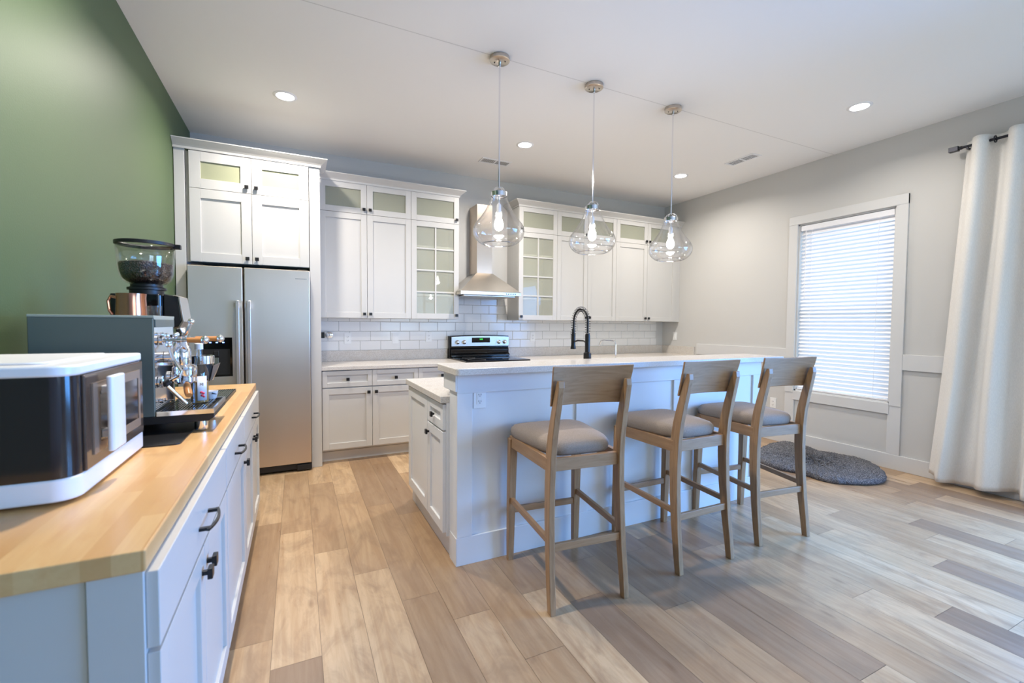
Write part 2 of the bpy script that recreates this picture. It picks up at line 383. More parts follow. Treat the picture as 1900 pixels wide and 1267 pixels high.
# window in the right wall: casing, jamb, sash, panes
fb = B(); x0 = W-.022
CO = .092
fb.box(x0, W, WY0-CO, WY0, WZ0-.02, WZ1+.09).box(x0, W, WY1, WY1+CO, WZ0-.02, WZ1+.09).box(x0-.003, W, WY0-CO, WY1+CO, WZ1, WZ1+.09)
fb.box(x0, W, WY0, WY1, WZ0-.10, WZ0)
win = struct('window_1', fb, 'trim', bevel=.002)
jb = B(); jb.box(W, W+.13, WY0, WY0+.015, WZ0, WZ1).box(W, W+.13, WY1-.015, WY1, WZ0, WZ1).box(W, W+.13, WY0, WY1, WZ1-.015, WZ1).box(W, W+.13, WY0, WY1, WZ0, WZ0+.015)
obj('jamb', jb, 'trim', win)
for (a, b_, xx) in ((WZ0+.015, 1.53, W+.075), (1.49, WZ1-.015, W+.10)):
    sb = B(); y0, y1 = WY0+.015, WY1-.015
    sb.box(xx, xx+.03, y0, y0+.04, a, b_).box(xx, xx+.03, y1-.04, y1, a, b_).box(xx, xx+.03, y0, y1, a, a+.045).box(xx, xx+.03, y0, y1, b_-.045, b_)
    s_ = obj('sash', sb, 'trim', win, bevel=.002)
    obj('pane', B().box(xx+.013, xx+.017, y0+.04, y1-.04, a+.04, b_-.04), 'glass', s_)
# blind
bl = thing('window_blind', (W+.03, (WY0+WY1)/2, WZ1-.02), 'white horizontal slat blind lowered and glowing in the right wall window', 'blind')
y0, y1 = WY0+.022, WY1-.022
obj('headrail', B().box(W+.005, W+.06, y0, y1, WZ1-.075, WZ1-.018), 'slat', bl, bevel=.003)
sb = B(); zt, zb_, ns = WZ1-.10, WZ0+.06, 42
for i in range(ns):
    z = zt-(zt-zb_)*i/(ns-1); a = math.radians(58 if z > 1.5 else 50); c_, s_ = math.cos(a)*.025, math.sin(a)*.025
    xm = W+.032
    p = [(xm-c_, z-s_), (xm, z+.0028), (xm+c_, z+s_), (xm+c_, z+s_+.0026), (xm, z+.0058), (xm-c_, z-s_+.0026)]
    sb.prism([(px, pz) for px, pz in p], y0, y1, 'y')
obj('slats', sb, 'slat', bl)
obj('bottom_rail', B().box(W+.008, W+.056, y0, y1, WZ0+.018, WZ0+.036), 'slat', bl, bevel=.003)
for yy in (y0+.12, y1-.12):
    obj('ladder_cord', B().tube([(W+.004, yy, WZ1-.07), (W+.004, yy, WZ0+.03)], .0013, 6), 'slat', bl)
obj('tilt_wand', B().tube([(W-.001, y1-.06, WZ1-.07), (W-.004, y1-.06, 1.62)], .004, 8), 'whiteplastic', bl)

# board-and-batten wainscot, baseboards
struct('baseboard_right', B().box(W-.018, W, DY1+.09, -.66, 0, .138), 'trim', bevel=.003)
struct('trim_1', B().box(W-.02, W, DY1+.09, WY0-CO, .926, 1.07), 'trim', bevel=.003)
struct('trim_2', B().box(W-.02, W, WY1+CO, -.66, .926, 1.07), 'trim', bevel=.003)
struct('trim_3', B().box(W-.016, W, WY0-CO, WY0+.01, .138, WZ0-.02), 'trim', bevel=.002)
struct('trim_4', B().box(W-.016, W, WY1-.01, WY1+CO, .138, WZ0-.02), 'trim', bevel=.002)
struct('baseboard_left', B().box(0, .018, YR, -4.12, 0, .138), 'trim', bevel=.003)
struct('trim_5', B().box(W-.024, W, DY1, DY1+.09, 0, DZ1+.09).box(W-.024, W, DY0-.09, DY0, 0, DZ1+.09).box(W-.024, W, DY0, DY1, DZ1, DZ1+.09), 'trim', bevel=.003)
# sliding door
db = B(); db.box(W+.03, W+.12, DY0, DY1, 0, .035)
dr = struct('door_1', db, MW['nickel'])
mid = (DY0+DY1)/2
for k, (a, b_) in enumerate(((DY0, mid+.03), (mid-.03, DY1))):
    xx = W+.04+.04*k; p = B()
    p.box(xx, xx+.03, a, a+.07, .035, DZ1).box(xx, xx+.03, b_-.07, b_, .035, DZ1).box(xx, xx+.03, a, b_, .035, .11).box(xx, xx+.03, a, b_, DZ1-.07, DZ1)
    o = obj('door_leaf', p, 'trim', dr, bevel=.002)
    obj('pane', B().box(xx+.013, xx+.017, a+.06, b_-.06, .1, DZ1-.06), 'glass', o)
# ground outside so that the sky does not light the room from below
struct('ground', B().box(W+.14, 40, -30, 20, -.3, -.15), mat('deck_concrete', sp(150, 152, 150), .9))

# ------------------------------------------------------------------ cabinet kit
FY = lambda Y: (lambda u, d, z: (u, Y-d, z))       # fronts facing the camera side (-Y)
FX = lambda X: (lambda u, d, z: (X+d, u, z))       # fronts facing +X
FMX = lambda X: (lambda u, d, z: (X-d, u, z))      # fronts facing -X
TH_ = .02
def knob(par, fn, u, z, t=TH_):
    b = B().box(u-.006, u+.006, t, t+.014, z-.006, z+.006)
    b.box(u-.0145, u+.0145, t+.013, t+.025, z-.0145, z+.0145)
    return obj('knob', b, 'black', par, bevel=.0015, fn=fn)
def pull(par, fn, u, z, L=.13, t=TH_):
    b = B(); pts = []
    for k in range(9):
        s_ = k/8*2-1; pts.append((u+s_*L/2*1.18, t+.033-.012*s_*s_, z))
    for a, c_ in zip(pts, pts[1:]): b.bar(a, c_, .007, .006)
    b.box(u-L/2-.006, u-L/2+.006, t, t+.024, z-.004, z+.004).box(u+L/2-.006, u+L/2+.006, t, t+.024, z-.004, z+.004)
    return obj('pull', b, 'black', par, fn=fn)
def door(par, fn, u0, u1, z0, z1, kind='shaker', fw=.057, name='door', kn=None, pl=None, mun=None, g=.0015, m='cab', gl='bright_top'):
    u0 += g; u1 -= g; z0 += g; z1 -= g; b = B()
    if kind == 'slab': b.box(u0, u1, 0, TH_, z0, z1)
    else:
        b.box(u0, u0+fw, 0, TH_, z0, z1).box(u1-fw, u1, 0, TH_, z0, z1).box(u0+fw, u1-fw, 0, TH_, z0, z0+fw).box(u0+fw, u1-fw, 0, TH_, z1-fw, z1)
        if kind == 'shaker': b.box(u0+fw-.003, u1-fw+.003, 0, TH_-.011, z0+fw-.003, z1-fw+.003)
        if mun:
            nc, nr = mun; mw = .017
            for i in range(1, nc):
                c_ = u0+fw+(u1-u0-2*fw)*i/nc; b.box(c_-mw/2, c_+mw/2, .004, TH_-.003, z0+fw, z1-fw)
            for i in range(1, nr):
                c_ = z0+fw+(z1-z0-2*fw)*i/nr; b.box(u0+fw, u1-fw, .004, TH_-.0035, c_-mw/2, c_+mw/2)
    d = obj(name, b, m, par, bevel=.0016, fn=fn)
    if kind == 'glass': obj('pane', B().box(u0+fw-.002, u1-fw+.002, .006, .009, z0+fw-.002, z1-fw+.002), gl, d, fn=fn)
    if kn: knob(d, fn, *kn)
    if pl: pull(d, fn, *pl)
    return d
def hollow(par, x0, x1, y0, y1, z0, z1, zs, shelves=(), t=.018):
    """upper carcass: back, sides, floor, top and the divider; open to the front"""
    b = B()
    b.box(x0, x0+t, y0, y1, z0, z1).box(x1-t, x1, y0, y1, z0, z1).box(x0+t, x1-t, y0, y1, z0, z0+t).box(x0+t, x1-t, y0, y1, z1-t, z1)
    b.box(x0+t, x1-t, y0, y1, zs-t/2, zs+t/2)
    obj('carcass', b, 'cab_in' if False else 'cab', par)
    obj('back_panel', B().box(x0+t, x1-t, y1-.008, y1-.001, z0+t, z1-t), 'cab_in', par)
    for z in shelves: obj('shelf', B().box(x0+t, x1-t, y0+.02, y1-.008, z-.008, z+.008), 'cab_in', par)

UY, UB = -.31, -.002             # carcass front, back
ZB, ZS, ZT = 1.372, 2.420, 2.7185
xa, xb, xc, xd = 1.0798, 1.5278, 1.9777, 2.5099
xe, xf, xg, xh, xi = 3.2555, 3.7861, 4.6997, 5.2313, 5.7599
fu_ = FY(UY-.001)
def wall_cab(x0, x1, label, cols, glass_low=False, knob_side=None):
    c_ = thing('wall_cabinet', ((x0+x1)/2, UY, ZB), label, 'cabinet')
    sh = [ZB+(ZS-ZB)*k/4 for k in (1, 2, 3)] if glass_low else []
    hollow(c_, x0, x1, UY, UB, ZB, ZT, ZS, sh)
    for i in range(len(cols)-1):
        a, b_ = cols[i], cols[i+1]
        if len(cols) == 3: ku = b_-.03 if i == 0 else a+.03
        else: ku = b_-.03 if knob_side == 'R' else a+.03
        door(c_, fu_, a, b_, ZB, ZS, 'glass' if glass_low else 'shaker', kn=(ku, ZB+.042), mun=(2, 4) if glass_low else None, gl='bright_divided')
        door(c_, fu_, a, b_, ZS, ZT, 'glass', kn=(ku, ZS+.045))
    return c_
wall_cab(xa, xc, 'white two-door wall cabinet right beside the refrigerator surround', (xa, xb, xc))
wall_cab(xc, xd, 'white wall cabinet with divided glass door left of the range hood', (xc, xd), True, 'R')
wall_cab(xe, xf, 'white wall cabinet with divided glass door right of the range hood', (xe, xf), True, 'L')
wall_cab(xf, xg, 'white two-door wall cabinet behind the middle pendant, above the black faucet', (xf, (xf+xg)/2, xg))
wall_cab(xg, xi, 'white two-door wall cabinet nearest the right wall', (xg, xh, xi))
tag(obj('cabinet_filler', B().box(xi, W-.001, UY-.01, UB, ZB, ZT), 'cab'), 'white filler strip between last wall cabinet and right wall', 'filler panel')

def crown(name, label, path, zb, zt, out):
    """crown moulding swept along an open path of (x,y) corner points with mitred corners; offsets to the right-hand side"""
    prof = [(0, 0), (.006, 0), (.008, .25), (.02, .42), (.045, .7), (.058, .86), (.062, .9), (.062, 1), (0, 1)]
    pts = [Vector(p) for p in path]; nrm = []
    for a, c_ in zip(pts, pts[1:]):
        d = (c_-a).normalized(); nrm.append(Vector((d.y, -d.x)))
    b = B(); rings = []
    for i, p in enumerate(pts):
        n0 = nrm[max(i-1, 0)]; n1 = nrm[min(i, len(nrm)-1)]; mv = (n0+n1); mv = mv/ (mv.length**2)*2
        rings.append([b.bm.verts.new((p.x+mv.x*o_*out/.062, p.y+mv.y*o_*out/.062, zb+(zt-zb)*h_)) for o_, h_ in prof])
    k = len(prof)
    for A, Q in zip(rings, rings[1:]):
        for j in range(k): b.bm.faces.new((A[j], A[(j+1) % k], Q[(j+1) % k], Q[j]))
    b.bm.faces.new(rings[0][::-1]); b.bm.faces.new(rings[-1])
    return tag(obj(name, b, 'cab'), label, 'moulding')
yf = UY-.022
crown('crown_moulding', 'white crown moulding over the wall cabinets left of the hood', [(xa, yf), (xd+.001, yf), (xd+.001, 0)], 2.716, 2.785, .062)
crown('crown_moulding', 'white crown moulding over the wall cabinets right of the hood', [(xe-.001, 0), (xe-.001, yf), (W, yf)], 2.716, 2.785, .062)

# refrigerator surround
f0, f1, f2 = .1027, .5407, .982; FYc = -.6683; FZB, FZS, FZT = 1.8123, 2.4051, 2.7027
fs = thing('refrigerator_surround', (.54, FYc, 0), 'tall white surround with deep four-door cabinet over the refrigerator', 'cabinet')
hollow(fs, f0, f2, FYc, -.002, FZB, FZT, FZS)
ff = FY(FYc-.001)
for i, (a, b_) in enumerate(((f0, f1), (f1, f2))):
    ku = b_-.035 if i == 0 else a+.035
    door(fs, ff, a, b_, FZB, FZS, 'shaker', kn=(ku, FZB+.045), fw=.075)
    door(fs, ff, a, b_, FZS, FZT, 'glass', kn=(ku, FZS+.05), fw=.078, gl='frosted')
obj('side_panel', B().box(f2+.004, xa-.006, FYc-.012, -.002, 0, FZT+.01), 'cab', fs, bevel=.002)
obj('side_panel', B().box(.004, .075, FYc-.012, -.002, 0, FZT+.01).box(.075, f0, FYc+.02, -.002, FZB, FZT), 'cab', fs, bevel=.002)
crown('crown_moulding', 'white crown moulding over the refrigerator cabinet in the left corner', [(.003, FYc-.022), (xa-.004, FYc-.022), (xa-.004, -.398)], FZT+.003, 2.775, .06)

# base cabinets on the back wall
BY = -.61; fb_ = FY(BY-.001)
def base_cab(x0, x1, label, n=2):
    c_ = thing('base_cabinet', ((x0+x1)/2, BY, 0), label, 'cabinet')
    obj('carcass', B().box(x0, x1, BY, -.002, .115, .876), 'cab', c_, bevel=.001)
    obj('toe_kick', B().box(x0, x1, -.52, -.05, 0, .115), 'cab', c_)
    for i in range(n):
        a = x0+(x1-x0)*i/n; b_ = x0+(x1-x0)*(i+1)/n
        ku = (a+b_)/2; kd = (b_-.035 if i == 0 else a+.035)
        door(c_, fb_, a, b_, .716, .872, 'shaker', name='drawer', kn=(ku, .79), fw=.042)
        door(c_, fb_, a, b_, .13, .708, 'shaker', kn=(kd, .66))
    return c_
base_cab(xa, 1.978, 'white two-drawer base cabinet standing beside the refrigerator')
base_cab(1.978, 2.474, 'narrow white base cabinet left of the range, mostly behind the island', 1)
base_cab(3.252, 4.17, 'white base cabinet right of the range, hidden behind the island')
base_cab(4.17, 5.05, 'white base cabinet behind the right half of the island')
base_cab(5.05, W-.002, 'white corner base cabinet meeting the right wall')
struct('trim_6', B().box(xa, 2.474, -.535, -.521, 0, .09), 'trim', bevel=.002)
def counter(x0, x1, label, ret=False):
    c_ = thing('quartz_countertop', ((x0+x1)/2, -.3, .88), label, 'countertop')
    obj('slab', B().box(x0, x1, -.645, -.001, .879, .914), 'quartz', c_, bevel=.003)
    obj('backsplash_strip', B().box(x0, x1, -.022, -.001, .914, 1.025), 'quartz', c_, bevel=.001)
    if ret: obj('side_splash', B().box(W-.022, W-.001, -.62, -.022, .914, 1.025), 'quartz', c_, bevel=.001)
counter(xa-.006, 2.474, 'speckled pale quartz countertop left of the range')
counter(3.252, W-.001, 'speckled pale quartz countertop right of the range, turning at the right wall', True)
tb = B().box(xa-.008, 5.72, -.010, -.0005, 1.025, 1.372).box(xd, xe, -.010, -.0005, 1.3719, 1.70)
tag(obj('tile_backsplash', tb, 'tile'), 'white subway tile backsplash in running bond between counter and wall cabinets', 'backsplash')

# ------------------------------------------------------------------ outlets
def plate(fn, u, z, label, kind='duplex', name='wall_outlet'):
    p = fn(u, 0, z); c_ = thing(name, p, label, 'outlet' if kind == 'duplex' else 'switch')
    obj('cover_plate', B().box(u-.036, u+.036, .0005, .0065, z-.058, z+.058), 'plate', c_, bevel=.002, fn=fn)
    if kind == 'duplex':
        obj('receptacle', B().box(u-.017, u+.017, .0065, .0085, z-.034, z+.034), 'plate', c_, bevel=.0008, fn=fn)
        b = B()
        for dz in (-.019, .019):
            b.box(u-.008, u-.0055, .0085, .0092, z+dz-.004, z+dz+.005).box(u+.0055, u+.008, .0085, .0092, z+dz-.004, z+dz+.004).box(u-.002, u+.002, .0085, .0092, z+dz-.011, z+dz-.007)
        obj('slots', b, 'slot', c_, fn=fn)
    else:
        obj('rocker', B().box(u-.016, u+.016, .0065, .0095, z-.033, z+.033), 'plate', c_, bevel=.001, fn=fn)
    return c_
wf = FY(-.010)
plate(wf, 1.367, 1.155, 'white outlet on the tile backsplash nearest the refrigerator')
plate(wf, 1.87, 1.153, 'white rocker switch between the two outlets left of the range', 'switch', 'wall_switch')
plate(wf, 2.253, 1.165, 'white outlet on the tiles just left of the range')
plate(wf, 3.62, 1.16, 'white outlet on the tiles right of the range')
plate(FMX(W), -.25, 1.165, 'white rocker switch on right wall beside the counter corner', 'switch', 'wall_switch')
plate(FMX(W), -1.77, .43, 'white outlet low on right wall left of the window')
# black square box with chrome knob, purpose unknown, at the left end of the backsplash
dv = thing('wall_fixture', (1.15, -.010, 1.19), 'small black box with round chrome knob on tiles beside refrigerator', 'fixture')
obj('mounting_box', B().box(1.088, 1.136, -.045, -.010, 1.162, 1.224), 'black', dv, bevel=.003)
obj('escutcheon', B().lathe([(.034, 0), (.034, -.006), (.02, -.012)], 1.185, -.0105, 1.193, 24, axis='y'), 'chrome', dv, smooth=True)
obj('knob', B().lathe([(.010, -.012), (.012, -.02), (.026, -.026), (.027, -.045), (.018, -.05)], 1.185, -.0105, 1.193, 24, axis='y'), 'chrome', dv, smooth=True)

# ------------------------------------------------------------------ hood
hd = thing('range_hood', (2.85, -.25, 1.64), 'stainless steel chimney range hood on the wall above the range', 'range hood')
hx0, hx1, hy = 2.475, 3.205, -.49
obj('chimney', B().box(2.755, 2.945, -.25, -.001, 1.905, 2.70), 'steel', hd, bevel=.002)
b = B(); lo = [b.bm.verts.new(p) for p in ((hx0, hy, 1.682), (hx1, hy, 1.682), (hx1, -.011, 1.682), (hx0, -.011, 1.682))]
hi = [b.bm.verts.new(p) for p in ((2.75, -.256, 1.91), (2.95, -.256, 1.91), (2.95, -.011, 1.91), (2.75, -.011, 1.91))]
for k in range(4): b.bm.faces.new((lo[k], lo[(k+1) % 4], hi[(k+1) % 4], hi[k]))
b.bm.faces.new(lo[::-1]); b.bm.faces.new(hi)
obj('canopy', b, 'steel2', hd)
obj('control_lip', B().box(hx0, hx1, hy, -.011, 1.643, 1.681), 'steel2', hd, bevel=.002)
obj('grease_filter', B().box(hx0+.05, hx1-.05, hy+.05, -.05, 1.628, 1.643), 'nickel', hd, bevel=.004)
for k in range(5): obj('button', B().lathe([(.006, 0), (.006, -.003)], 3.02+k*.028, hy-.0005, 1.662, 12, axis='y'), 'black', hd)

# ------------------------------------------------------------------ range
rg = thing('electric_range', (2.863, -.33, 0), 'freestanding range with stainless control panel and gloss black back', 'range')
rx0, rx1 = 2.481, 3.245
obj('body', B().box(rx0, rx1, -.65, -.014, .02, .905), 'steel', rg, bevel=.003)
obj('oven_door', B().box(rx0+.01, rx1-.01, -.685, -.651, .22, .80), 'blackgloss', rg, bevel=.004)
obj('oven_handle', B().tube([(rx0+.07, -.72, .76), (rx1-.07, -.72, .76)], .012).box(rx0+.08, rx0+.10, -.72, -.685, .752, .768).box(rx1-.10, rx1-.08, -.72, -.685, .752, .768), 'steel', rg, smooth=True)
obj('cooktop', B().box(rx0-.002, rx1+.002, -.66, -.014, .906, .928), 'blackgloss', rg, bevel=.004)
for x_, y_, r_ in ((2.66, -.5, .10), (3.06, -.5, .08), (2.66, -.24, .075), (3.06, -.24, .10)):
    obj('burner_ring', B().lathe([(r_, .0), (r_, .0008), (r_-.003, .0008), (r_-.003, 0)], x_, y_, .9281, 36, cap=False), 'vent', rg)
def backguard_pts(z0, top, n=12, x0=rx0, x1=rx1, rise=.012):
    pts = [(x1, z0), (x0, z0)]
    for k in range(n+1):
        s_ = k/n; pts.append((x0+(x1-x0)*s_, top+rise*(1-(2*s_-1)**2)))
    return pts
obj('backguard', B().prism(backguard_pts(.928, 1.178), -.075, -.014, 'y'), 'blackgloss', rg, bevel=.004)
obj('lower_guard', B().prism([(-.075, .928), (-.125, .93), (-.125, .955), (-.095, .975), (-.095, 1.02), (-.075, 1.04)], rx0+.012, rx1-.004, 'x'), 'blackgloss', rg, bevel=.004, smooth=True)
obj('control_panel', B().prism(backguard_pts(1.055, 1.168, x0=rx0+.018, x1=rx1-.006, rise=.010), -.100, -.076, 'y'), 'steel2', rg, bevel=.003)
dp = obj('display', B().box(2.752, 2.985, -.104, -.1005, 1.098, 1.158), 'blackgloss', rg, bevel=.001)
seg = B()
def digit(b, x, z, segs, w_=.008, h_=.016, t=.0016):
    L = {'a': (x, x+w_, z+h_-t, z+h_), 'd': (x, x+w_, z, z+t), 'g': (x, x+w_, z+h_/2-t/2, z+h_/2+t/2), 'f': (x, x+t, z+h_/2, z+h_),
         'e': (x, x+t, z, z+h_/2), 'b': (x+w_-t, x+w_, z+h_/2, z+h_), 'c': (x+w_-t, x+w_, z, z+h_/2)}
    for c_ in segs: a0, a1, c0, c1 = L[c_]; b.box(a0, a1, -.1048, -.1042, c0, c1)
for k, s_ in enumerate(('bc', 'abged', 'abcdef', 'abcdef')): digit(seg, 2.845+k*.011+(.003 if k > 1 else 0), 1.130, s_)
obj('clock_digits', seg, 'green_led', dp)
for x_ in (2.572, 2.655, 3.105, 3.182):
    kb = obj('control_knob', B().lathe([(.025, 0), (.025, -.008), (.019, -.012), (.018, -.028), (.012, -.031)], x_, -.1005, 1.105, 24, axis='y'), 'chrome', rg, smooth=True)
for x_ in (rx0+.05, rx1-.05):
    obj('foot', B().lathe([(.02, 0), (.02, .022)], x_, -.6, 0, 12).lathe([(.02, 0), (.02, .022)], x_, -.1, 0, 12), 'black', rg)

# ------------------------------------------------------------------ refrigerator
rf = thing('refrigerator', (.54, -.4, 0), 'stainless side-by-side refrigerator with black water dispenser', 'refrigerator')
FX0, FX1, FS = .0916, .994, .476
obj('body', B().box(FX0+.008, FX1-.022, -.67, -.03, .03, 1.765), 'grey', rf, bevel=.004)
dl = obj('door', B().box(FX0, FS-.006, -.7596, -.682, .075, 1.777), 'steel', rf, bevel=.006)
d2 = obj('door', B().box(FS+.006, FX1-.012, -.7596, -.682, .075, 1.777), 'steel', rf, bevel=.006)
obj('gasket', B().box(FX0+.02, FX1-.03, -.681, -.6705, .08, 1.77), 'dark', rf)
def fridge_handle(par, x):
    b = B(); st = []
    for k in range(13):
        t = k/12; st.append((x, -.7596-.045-.012*math.sin(PI*t), .50+(1.50-.50)*t, .028, .018))
    b.loft(st); b.box(x-.012, x+.012, -.80, -.7596, .52, .56).box(x-.012, x+.012, -.80, -.7596, 1.44, 1.48)
    obj('handle', b, 'whitemetal', par, bevel=.004, smooth=True)
MW['whitemetal'] = mat('satin_handle', sp(214, 214, 218), .3, .85)
fridge_handle(dl, FS-.040); fridge_handle(d2, FS+.042)
ds = obj('dispenser', B().box(.168, .392, -.7625, -.7590, .873, 1.195), 'blackgloss', dl, bevel=.001)
obj('dispenser_recess', B().box(.185, .375, -.7640, -.7626, .89, 1.10), 'dark', ds)
obj('dispenser_spout', B().box(.262, .298, -.775, -.7640, 1.04, 1.085), 'blackplastic', ds, bevel=.003)
for k in range(3): obj('indicator_light', B().box(.232+k*.045, .246+k*.045, -.7640, -.7626, 1.150, 1.158), 'blue_led', ds)
obj('dispenser_lever', B().box(.264, .296, -.772, -.7640, .95, 1.03), 'grey', ds, bevel=.003)
b = B()
for k in range(9): b.box(.868+k*.010, .868+k*.010+.0075, -.7612, -.7597, 1.700, 1.7055)
obj('name_badge', b, 'vent', d2)
obj('toe_grille', B().box(FX0+.01, FX1-.03, -.735, -.68, .018, .070).box(FX1-.13, FX1-.01, -.755, -.70, .012, .062), 'blackplastic', rf, bevel=.003)
obj('hinge_cover', B().box(FX0+.02, FX0+.10, -.72, -.64, 1.7775, 1.79).box(FX1-.11, FX1-.03, -.72, -.64, 1.7775, 1.79), 'dark', rf, bevel=.002)
for x_ in (FX0+.06, FX1-.08): obj('roller', B().lathe([(.02, -.02), (.02, .02)], x_, -.6, .02, 16, axis='x'), 'dark', rf)

# ------------------------------------------------------------------ island
ix0, ix1, iy0, iy1 = 1.6416, 4.11, -2.8302, -2.70
isl = thing('kitchen_island', (2.85, -2.4, 0), 'white kitchen island with paneled bar wall and raised top for stools', 'island')
ZP = 1.050
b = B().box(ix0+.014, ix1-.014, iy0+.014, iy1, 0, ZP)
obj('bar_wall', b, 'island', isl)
fr = B(); t = .014
fr.box(ix0, ix1, iy0, iy0+t, 0, .155)                                      # base board
fr.box(ix0, ix1, iy0, iy0+t, .945, ZP)                                     # top rail
for a, c_ in ((ix0, ix0+.088), (2.405, 2.495), (3.205, 3.295), (ix1-.088, ix1)): fr.box(a, c_, iy0, iy0+t, .155, .945)
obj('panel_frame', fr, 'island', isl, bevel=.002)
fr = B(); fr.box(ix0, ix0+t, iy0+t, iy1, 0, ZP).box(ix0-.004, ix0, iy0, iy1-.02, 0, .155).box(ix0-.010, ix0, iy0, -2.62, .955, ZP)
fr.box(ix0-.002, ix0+.12, -2.70, -2.62, .95, ZP)
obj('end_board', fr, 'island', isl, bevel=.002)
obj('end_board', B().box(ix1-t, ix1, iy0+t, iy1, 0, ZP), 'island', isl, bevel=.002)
cy0, cy1, cx0 = -2.699, -1.84, 1.625
obj('carcass', B().box(cx0, ix1, cy0, cy1, .115, .876), 'island', isl)  # carcass and doors painted lighter than other cabinets to offset weak light here
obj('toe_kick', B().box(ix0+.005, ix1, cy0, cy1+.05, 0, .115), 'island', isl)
fi = FMX(cx0-.0005)
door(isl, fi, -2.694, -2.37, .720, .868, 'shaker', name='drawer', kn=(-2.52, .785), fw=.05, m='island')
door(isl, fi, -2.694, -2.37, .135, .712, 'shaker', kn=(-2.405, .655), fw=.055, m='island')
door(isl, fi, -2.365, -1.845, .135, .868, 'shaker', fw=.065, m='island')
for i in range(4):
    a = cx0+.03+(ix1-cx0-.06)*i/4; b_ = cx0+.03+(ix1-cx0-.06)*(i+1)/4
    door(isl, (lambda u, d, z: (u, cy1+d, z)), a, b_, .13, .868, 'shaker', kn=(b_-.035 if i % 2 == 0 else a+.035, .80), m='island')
# raised bar top
b = B(); pts = []
X0, X1, Y0, Y1, r_ = 1.612, 4.285, -2.900, -2.545, .022
for cx, cy, a0 in ((X1-r_, Y1-r_, 0), (X0+r_, Y1-r_, 90), (X0+r_, Y0+r_, 180), (X1-r_, Y0+r_, 270)):
    for k in range(5): a = math.radians(a0+22.5*k); pts.append((cx+r_*math.cos(a), cy+r_*math.sin(a)))
b.prism(pts, 1.0505, 1.086)
tag(obj('bar_countertop', b, 'quartz', bevel=.003), 'long raised speckled quartz bar top on the island', 'countertop')
lw_ = B().box(1.590, 4.14, -2.6985, -1.815, .8765, .914)
tag(obj('island_countertop', lw_, 'quartz', bevel=.003), 'lower quartz countertop on the island, showing left of the bar', 'countertop')
# GFCI outlet
plate(FY(iy0+.0135), 1.775, .915, 'white outlet on the island front below the bar top')

# faucet
fc = thing('kitchen_faucet', (2.722, -2.49, .914), 'matte black spring-neck pull-down faucet on the island', 'faucet')
fx, fy = 2.722, -2.49
obj('base', B().lathe([(.030, 0), (.030, .005), (.024, .012), (.024, .10), (.027, .105), (.027, .205), (.018, .215), (.018, .33), (.014, .345)], fx, fy, .914, 24), 'black', fc, smooth=True)
pts = [(fx, fy, 1.26), (fx, fy, 1.345)]
for k in range(1, 17):
    a = PI*k/16; pts.append((fx+.0, fy+.088-.088*math.cos(a), 1.345+.088*math.sin(a)*1.0))
pts += [(fx, fy+.178, 1.28), (fx, fy+.180, 1.22)]
obj('hose', B().tube(pts, .0070, 12), 'black', fc, smooth=True)
# spring: helix about the hose path
P = [Vector(p) for p in pts]; Ls = [0]
for a, c_ in zip(P, P[1:]): Ls.append(Ls[-1]+(c_-a).length)
def at(s_):
    for i in range(len(P)-1):
        if s_ <= Ls[i+1]: t = (s_-Ls[i])/(Ls[i+1]-Ls[i]); return P[i].lerp(P[i+1], t), (P[i+1]-P[i]).normalized()
    return P[-1], (P[-1]-P[-2]).normalized()
hp = []; turns = 27; tot = Ls[-1]-.02
for k in range(turns*10+1):
    s_ = tot*k/(turns*10); p, d = at(s_); a = Vector((1, 0, 0)); b_ = d.cross(a).normalized(); th = 2*PI*k/10
    hp.append(p+a*.0185*math.cos(th)+b_*.0185*math.sin(th))
obj('spring', B().tube(hp, .0017, 5), 'black', fc, smooth='all')
obj('spray_head', B().lathe([(.020, 0), (.021, .005), (.016, .03), (.0155, .11), (.011, .12), (.010, .15)], fx, fy+.180, 1.140, 20), 'black', fc, smooth=True)
obj('holder_arm', B().tube([(fx, fy, 1.19), (fx, fy+.05, 1.205), (fx, fy+.12, 1.205), (fx, fy+.166, 1.195)], .006, 8), 'black', fc, smooth=True)
obj('lever', B().tube([(fx+.024, fy, 1.0), (fx+.08, fy, 1.03)], .006, 8), 'black', fc, smooth=True)
tp = thing('filter_tap', (2.972, -2.49, .914), 'slim chrome hooked filter tap on the island right of the black faucet', 'tap')
tx = 2.972; pts = [(tx, -2.49, .93), (tx, -2.49, 1.175)]
for k in range(1, 7): a = PI/2*k/6; pts.append((tx-.0, -2.49+.03-.03*math.cos(a), 1.175+.03*math.sin(a)))
pts += [(tx, -2.35, 1.207), (tx, -2.315, 1.20), (tx, -2.29, 1.165)]
obj('spout', B().tube(pts, .0042, 10), 'chrome', tp, smooth=True)
obj('base', B().lathe([(.012, 0), (.012, .005), (.007, .010), (.005, .02)], tx, -2.49, .914, 20), 'chrome', tp, smooth=True)
sk = thing('kitchen_sink', (2.66, -2.15, .914), 'stainless undermount sink in the island worktop behind the bar', 'sink')
obj('rim', B().box(2.30, 3.04, -2.40, -2.385, .9145, .918).box(2.30, 3.04, -1.965, -1.95, .9145, .918).box(2.30, 2.315, -2.385, -1.965, .9145, .918).box(3.025, 3.04, -2.385, -1.965, .9145, .918), 'steel2', sk)
obj('basin', B().box(2.315, 3.025, -2.385, -1.965, .9142, .9152), 'dark', sk)

